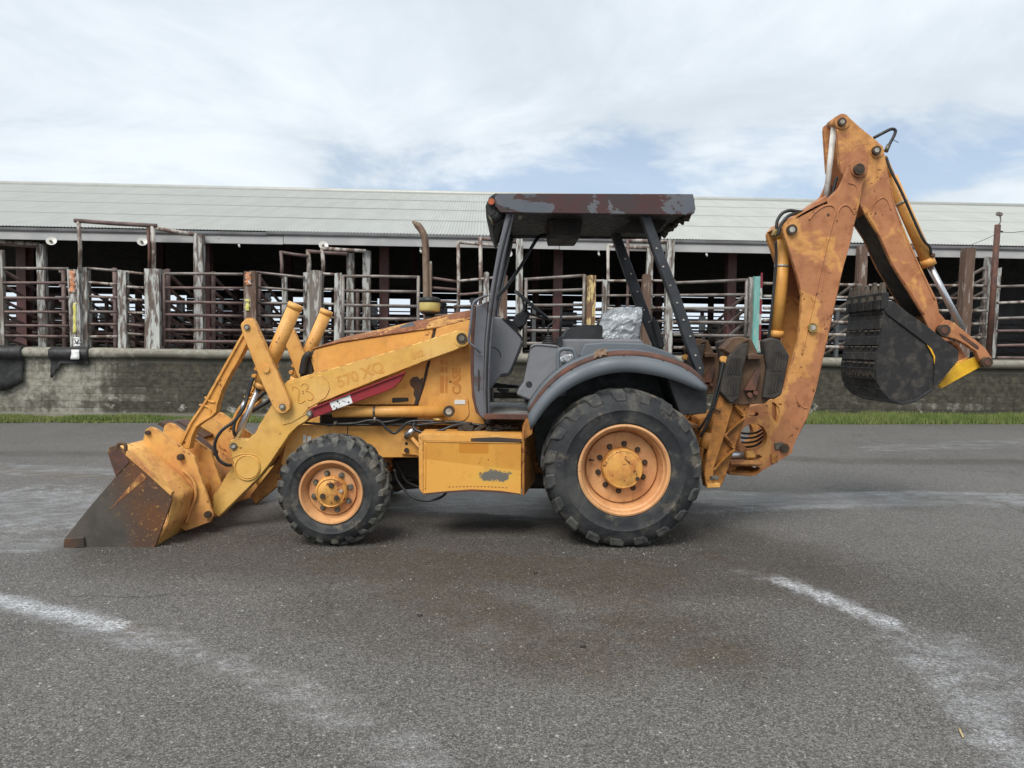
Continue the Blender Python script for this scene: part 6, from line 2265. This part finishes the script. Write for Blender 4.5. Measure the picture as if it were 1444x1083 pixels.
# ---------------------------------------------------------------- dipper
YD0, YD1 = 6.60, 6.90
dp = [(1179, 172), (1180, 165, 5), (1188, 159.5, 8), (1196, 164, 5), (1215, 181), (1235, 197), (1243.5, 205, 4), (1248.5, 220), (1251, 235), (1258, 268), (1264, 293), (1279, 331), (1297.5, 373), (1308.5, 396), (1321.5, 423), (1325, 441), (1338, 456, 6),
      (1341, 470), (1328, 476), (1312, 470), (1301, 444), (1281, 412), (1257, 373), (1238.5, 331), (1220, 303), (1205, 276), (1188, 248), (1183, 232)]
dm = mk('dipper', MB().prism(dp, YD0, YD0 + .03, .006), 'boom')
copy_part(dm, root, YD1 - YD0 - .03)
dbx = [(1190, 262), (1206, 262), (1251, 240), (1262, 293), (1277, 331), (1295.5, 373), (1306, 396), (1318, 423), (1322, 441), (1330, 462), (1314, 466), (1303, 444), (1283, 412), (1259, 373), (1240.5, 331), (1222, 303), (1207, 276)]
mk('dipper_web', MB().prism(dbx, YD0 + .03, YD1 - .03, .004), 'boom', dm)
mk('belly_overlay', MB().prism([(1219, 304), (1238, 332), (1256.5, 374), (1280, 412.5), (1300.5, 444.5), (1303, 443.5), (1282.5, 411.5), (1258.5, 372.5), (1240, 330.5), (1221.5, 302.5)], YD0 + .02, YD1 - .02, .002), 'under', dm)  # added thin dark sheet over the dipper's grimy downward face
bead([(1181, 182), (1183, 215), (1187, 246)], .005, dm, 'boom', YD0 - .001)
bead([(1222, 300), (1241, 333), (1260, 374), (1284, 411), (1303, 443)], .006, dm, 'boom', YD0 - .001)
bead([(1256, 262), (1262, 292), (1277, 332), (1295, 374), (1318, 423)], .006, dm, 'boom', YD0 - .001)
bead([(1228, 302), (1232, 288), (1244, 279), (1252, 284), (1256, 296)], .006, dm, 'boom', YD0 - .001)
mk('pin_collar', MB().disc(1188, 171.2, YD0 - .012, 10.5, .02, 26), 'boom', dm)
pinhead(1188.2, 171.4, YD0 - .04, 5.6, dm, 'darkpin', 'pinlight')
mk('pin_collar', MB().disc(1237, 212.5, YD0 - .010, 9.5, .02, 26), 'boom', dm)
pinhead(1237, 211.5, YD0 - .04, 6.0, dm, 'darkpin', 'pinlight')
dc = mk('dipper_rod', MB().cyl(P(1176, 178, YC), P(1164, 290, YC), .025, 16), M['lampwhite'])
mk('rod_eye', MB().cyl(P(1177, 174, YC) - Vector((0, .07, 0)), P(1177, 174, YC) + Vector((0, .07, 0)), .045, 18), 'boom', dc)
mk('rod_hose', MB().hosepx([(1180, 250, 6.7), (1176, 265, 6.7), (1172, 285, 6.7)], .014, 6), 'hose', dc)
# bucket cylinder
a, b = P(1244, 222, YC), P(1311, 375, YC)
b0 = P(1256, 250, YC)
kc = mk('bucket_cylinder', MB().cyl(b0, b, .055, 24), 'body')
d = (b - b0).normalized()
mk('cylinder_end', MB().cyl(a, b0 + d * .04, .04, 18), 'body', kc)
mk('gland', MB().cyl(b - d * .07, b, .060, 24), 'body', kc)
mk('cable_tie', MB().cyl(P(1270.3, 284, YC), P(1271.6, 287, YC), .058, 20), 'pinlight', kc)
mk('rod', MB().cyl(b, P(1357, 464, YC), .029, 16), 'chrome', kc)
mk('hose', MB().hosepx([(1250, 222, 6.68), (1256, 240, 6.66), (1270, 268, 6.64), (1288, 308, 6.64), (1302, 338, 6.64), (1311, 348, 6.66), (1313, 358, 6.68)], .012, 8), 'hose', kc)
mk('port', MB().box(P(1314, 360, 6.7), (.045, .05, .035), .008), 'rust', kc)
mk('hose', MB().hosepx([(1232, 194.5, 6.7), (1246, 187, 6.68), (1257, 182, 6.68), (1262.5, 184, 6.68), (1261, 191, 6.68), (1255, 202, 6.68), (1250, 212, 6.68)], .014, 8), 'hose', kc)
mk('hose_sleeve', MB().cyl(P(1253.5, 204, 6.68), P(1249, 214, 6.68), .019, 10), 'pin', kc)
mk('loose_tie', MB().cyl(P(1259, 197, 6.66), P(1267, 201, 6.66), .003, 5), 'hose', kc)

# dipper end links
lnk = [(1326, 460, 4), (1336, 450, 6), (1346, 455), (1365, 470.5), (1388.6, 489), (1399.5, 505, 8), (1398, 517, 7), (1388, 518, 6), (1381, 507), (1375.7, 496), (1362, 486), (1346, 478), (1333, 476, 6), (1325, 470, 4)]
l_ = mk('bucket_link', MB().prism(lnk, 6.53, 6.58, .008), 'boom')
mk('link_recess', MB().prism([(1352, 469.5, 2), (1358, 472), (1380, 488, 3), (1381, 493, 2), (1377, 492), (1357, 477, 2)], 6.526, 6.54, .001), 'rust', l_)
mk('link_pin', MB().disc(1332.5, 465.8, 6.49, 8.2, .06, 20), 'darkpin', l_)
mk('link_pin', MB().disc(1332.5, 465.8, 6.482, 4.6, .02, 16), 'rust', l_)
mk('link_pin', MB().disc(1393, 511.2, 6.49, 7.4, .06, 20), 'darkpin', l_)
mk('link_pin', MB().disc(1393, 511.2, 6.482, 4.2, .02, 16), 'rust', l_)
copy_part(l_, root, .38)
mk('link_cross_pin', MB().cyl(P(1393, 511, 6.56), P(1393, 511, 6.56) + Vector((0, .38, 0)), .03), 'darkpin', l_)
mk('link_cross_pin', MB().cyl(P(1332.5, 465.8, 6.56), P(1332.5, 465.8, 6.56) + Vector((0, .38, 0)), .035), 'darkpin', l_)
mk('guide_link', MB().prism([(1340, 480), (1352, 484, 5), (1362, 500), (1364, 508), (1350, 512), (1346, 500), (1352, 495), (1350, 489), (1342, 486)], 6.64, 6.86, .008), 'boom')

# ---------------------------------------------------------------- digging bucket
YG0, YG1 = 6.43, 7.12
dbk = empty('digging_bucket', (0, 0, 0))
dbk.parent = root
prof = [(1249, 412), (1248, 437), (1241, 483), (1236, 508), (1235, 524, 0), (1238, 543), (1246, 555), (1257, 564), (1272, 568.5), (1290, 565), (1317, 547), (1326, 541)]
c3 = [P(x, y, YG0) for x, y in [(p[0], p[1]) for p in prof]]
sm_p = smooth_path(c3, 4)
rows = [[Vector((p.x, y, p.z)) for p in sm_p] for y in (YG0 + .01, (YG0 + YG1) / 2, YG1 - .01)]
mk('shell', MB().grid(rows).solidify(.018), 'dark', dbk)
sdp = [(1249, 424), (1259.4, 424), (1278, 439), (1309, 461), (1351.7, 494.5, 3), (1351.7, 508), (1322, 544), (1316.6, 548), (1290.8, 564.6), (1272, 568.5), (1254, 561), (1243, 551), (1237, 541), (1234.5, 520), (1241, 483), (1248, 440)]
s1_ = mk('side_plate', MB().prism(sdp, YG0, YG0 + .02, .003), 'dark', dbk)
copy_part(s1_, dbk, YG1 - YG0 - .02)
db_ = [(1248, 438), (1259, 425), (1278, 439), (1309, 461), (1351.7, 494.5, 3), (1351.7, 508), (1322, 544), (1316, 548), (1318, 525), (1318.5, 502), (1313, 491), (1303, 482), (1251, 443)]
mk('side_doubler', MB().prism(db_, YG0 - .016, YG0 + .002, .003), 'dark', dbk)
mk('chipped_edge', MB().prism([(1307, 485.5), (1314, 492), (1319, 503), (1318, 514), (1316.5, 503), (1312, 494)], YG0 - .018, YG0 - .010, .001), 'yellow', dbk)
# wear strips and welds round the back
nrm_pts = [(1248.5, 418, 1248, 442), (1246.5, 450, 1244, 464), (1242.5, 474, 1240, 487), (1238.5, 497, 1236, 508), (1234.6, 519, 1236, 536)]
for x0, y0, x1, y1 in nrm_pts:
    a, b = P(x0, y0, YG0), P(x1, y1, YG0)
    o_ = Vector((-.012, 0, 0))
    i_ = Vector((.012, 0, 0))
    e_ = Vector((0, YG1 - YG0 - .03, 0))
    s_0 = Vector((0, .012, 0))
    mk('wear_strip', MB().hexa([a + o_ + s_0, a + i_ + s_0, a + i_ + e_, a + o_ + e_, b + o_ + s_0, b + i_ + s_0, b + i_ + e_, b + o_ + e_], .004), 'dark', dbk)
wd = MB()
rnd = random.Random(8)
for y0, x0 in ((466, 1243.6), (489, 1239.4), (512, 1235.2)):
    a = P(x0, y0, YG0)
    for k in range(6):
        yy = YG0 + .05 + k * .11
        wd.box(a + Vector((-.012, yy - YG0, rnd.uniform(-.003, .003))), (.012, rnd.uniform(.05, .085), .012), .003)
for k in range(22):
    a = P(1235.4, 526 + rnd.uniform(-3, 3), YG0)
    wd.box(a + Vector((-.012, .03 + k * .03, 0)), (.008, .006, .045), .001)
mk('weld_marks', wd, 'tooth', dbk)
# toothed lip
lip = MB().prism([(1244, 412), (1254, 412), (1254, 426), (1248, 436), (1243, 436)], YG0 + .0, YG1, .006)
mk('lip', lip, 'dark', dbk)
c0 = P(1248.5, 414, YG0)
for k in range(5):
    y = YG0 + .055 + k * (YG1 - YG0 - .11) / 4
    t0 = Vector((c0.x, y, c0.z))
    h1, h2 = .10 + .01 * (k % 2), .02
    mb = MB()
    w0, w1 = .052, .030
    mb.hexa([t0 + Vector((-.035, -w0, -.06)), t0 + Vector((.03, -w0, -.06)), t0 + Vector((.03, w0, -.06)), t0 + Vector((-.035, w0, -.06)),
             t0 + Vector((-.010, -w1, h1)), t0 + Vector((.012, -w1, h1)), t0 + Vector((.012, w1, h1)), t0 + Vector((-.010, w1, h1))], .008)
    tt = mk('tooth', mb, 'tooth', dbk)
    mk('tooth_shank', MB().hexa([t0 + Vector((-.04, -.03, -.14)), t0 + Vector((.0, -.03, -.14)), t0 + Vector((.0, .03, -.14)), t0 + Vector((-.04, .03, -.14)),
                                 t0 + Vector((-.04, -.035, -.05)), t0 + Vector((.0, -.035, -.05)), t0 + Vector((.0, .035, -.05)), t0 + Vector((-.04, .035, -.05))], .006), 'dark', tt)
ye = [(1350, 514), (1376.6, 503, 3), (1382, 507), (1385, 516.5, 3), (1327.7, 548), (1323, 543)]
e1 = mk('bucket_ear', MB().prism(ye, 6.585, 6.62, .004), 'yellow', dbk)
copy_part(e1, dbk, .28)
mk('ear_plate', MB().prism([(1346, 512), (1366, 503), (1367, 507), (1348, 517)], 6.62, 6.86, .004), 'body', dbk)
# bottom skid line
mk('heel_strip', MB().prism([(1240, 548), (1254, 563), (1272, 571), (1291, 567.5), (1318, 549), (1316, 547), (1290, 564), (1272, 567.5), (1256, 560), (1243, 547)], YG0 - .012, YG1 + .01, .003), 'black', dbk)

for x_, y_ in ((775, 545), (806, 521), (880, 502), (935, 509), (968, 523), (988, 538)):
    mk('bolt', MB().disc(x_, y_, 5.705, 1.6, .012, 8), 'darkpin', fd)
for x_ in (716, 790, 865, 950):
    mk('rivet', MB().disc(x_, 294, YK0 - .004, 1.3, .008, 8), 'darkpin', cn)
for q in ([(600, 625), (600, 690)], [(600, 622.5), (733, 625)]):
    mk('weld_bead', MB().tube(smooth_path([P(q[0][0], q[0][1], YX - .001), P((q[0][0] + q[1][0]) / 2, (q[0][1] + q[1][1]) / 2, YX - .003), P(q[1][0], q[1][1], YX - .001)]), .004, 6), 'body', bx)
bead([(410, 596), (440, 578), (447, 571)], .005, a_, 'arm', YA - .001)
bead([(325, 646), (343, 640), (362, 643), (367, 655)], .004, a_, 'arm', YA - .001)
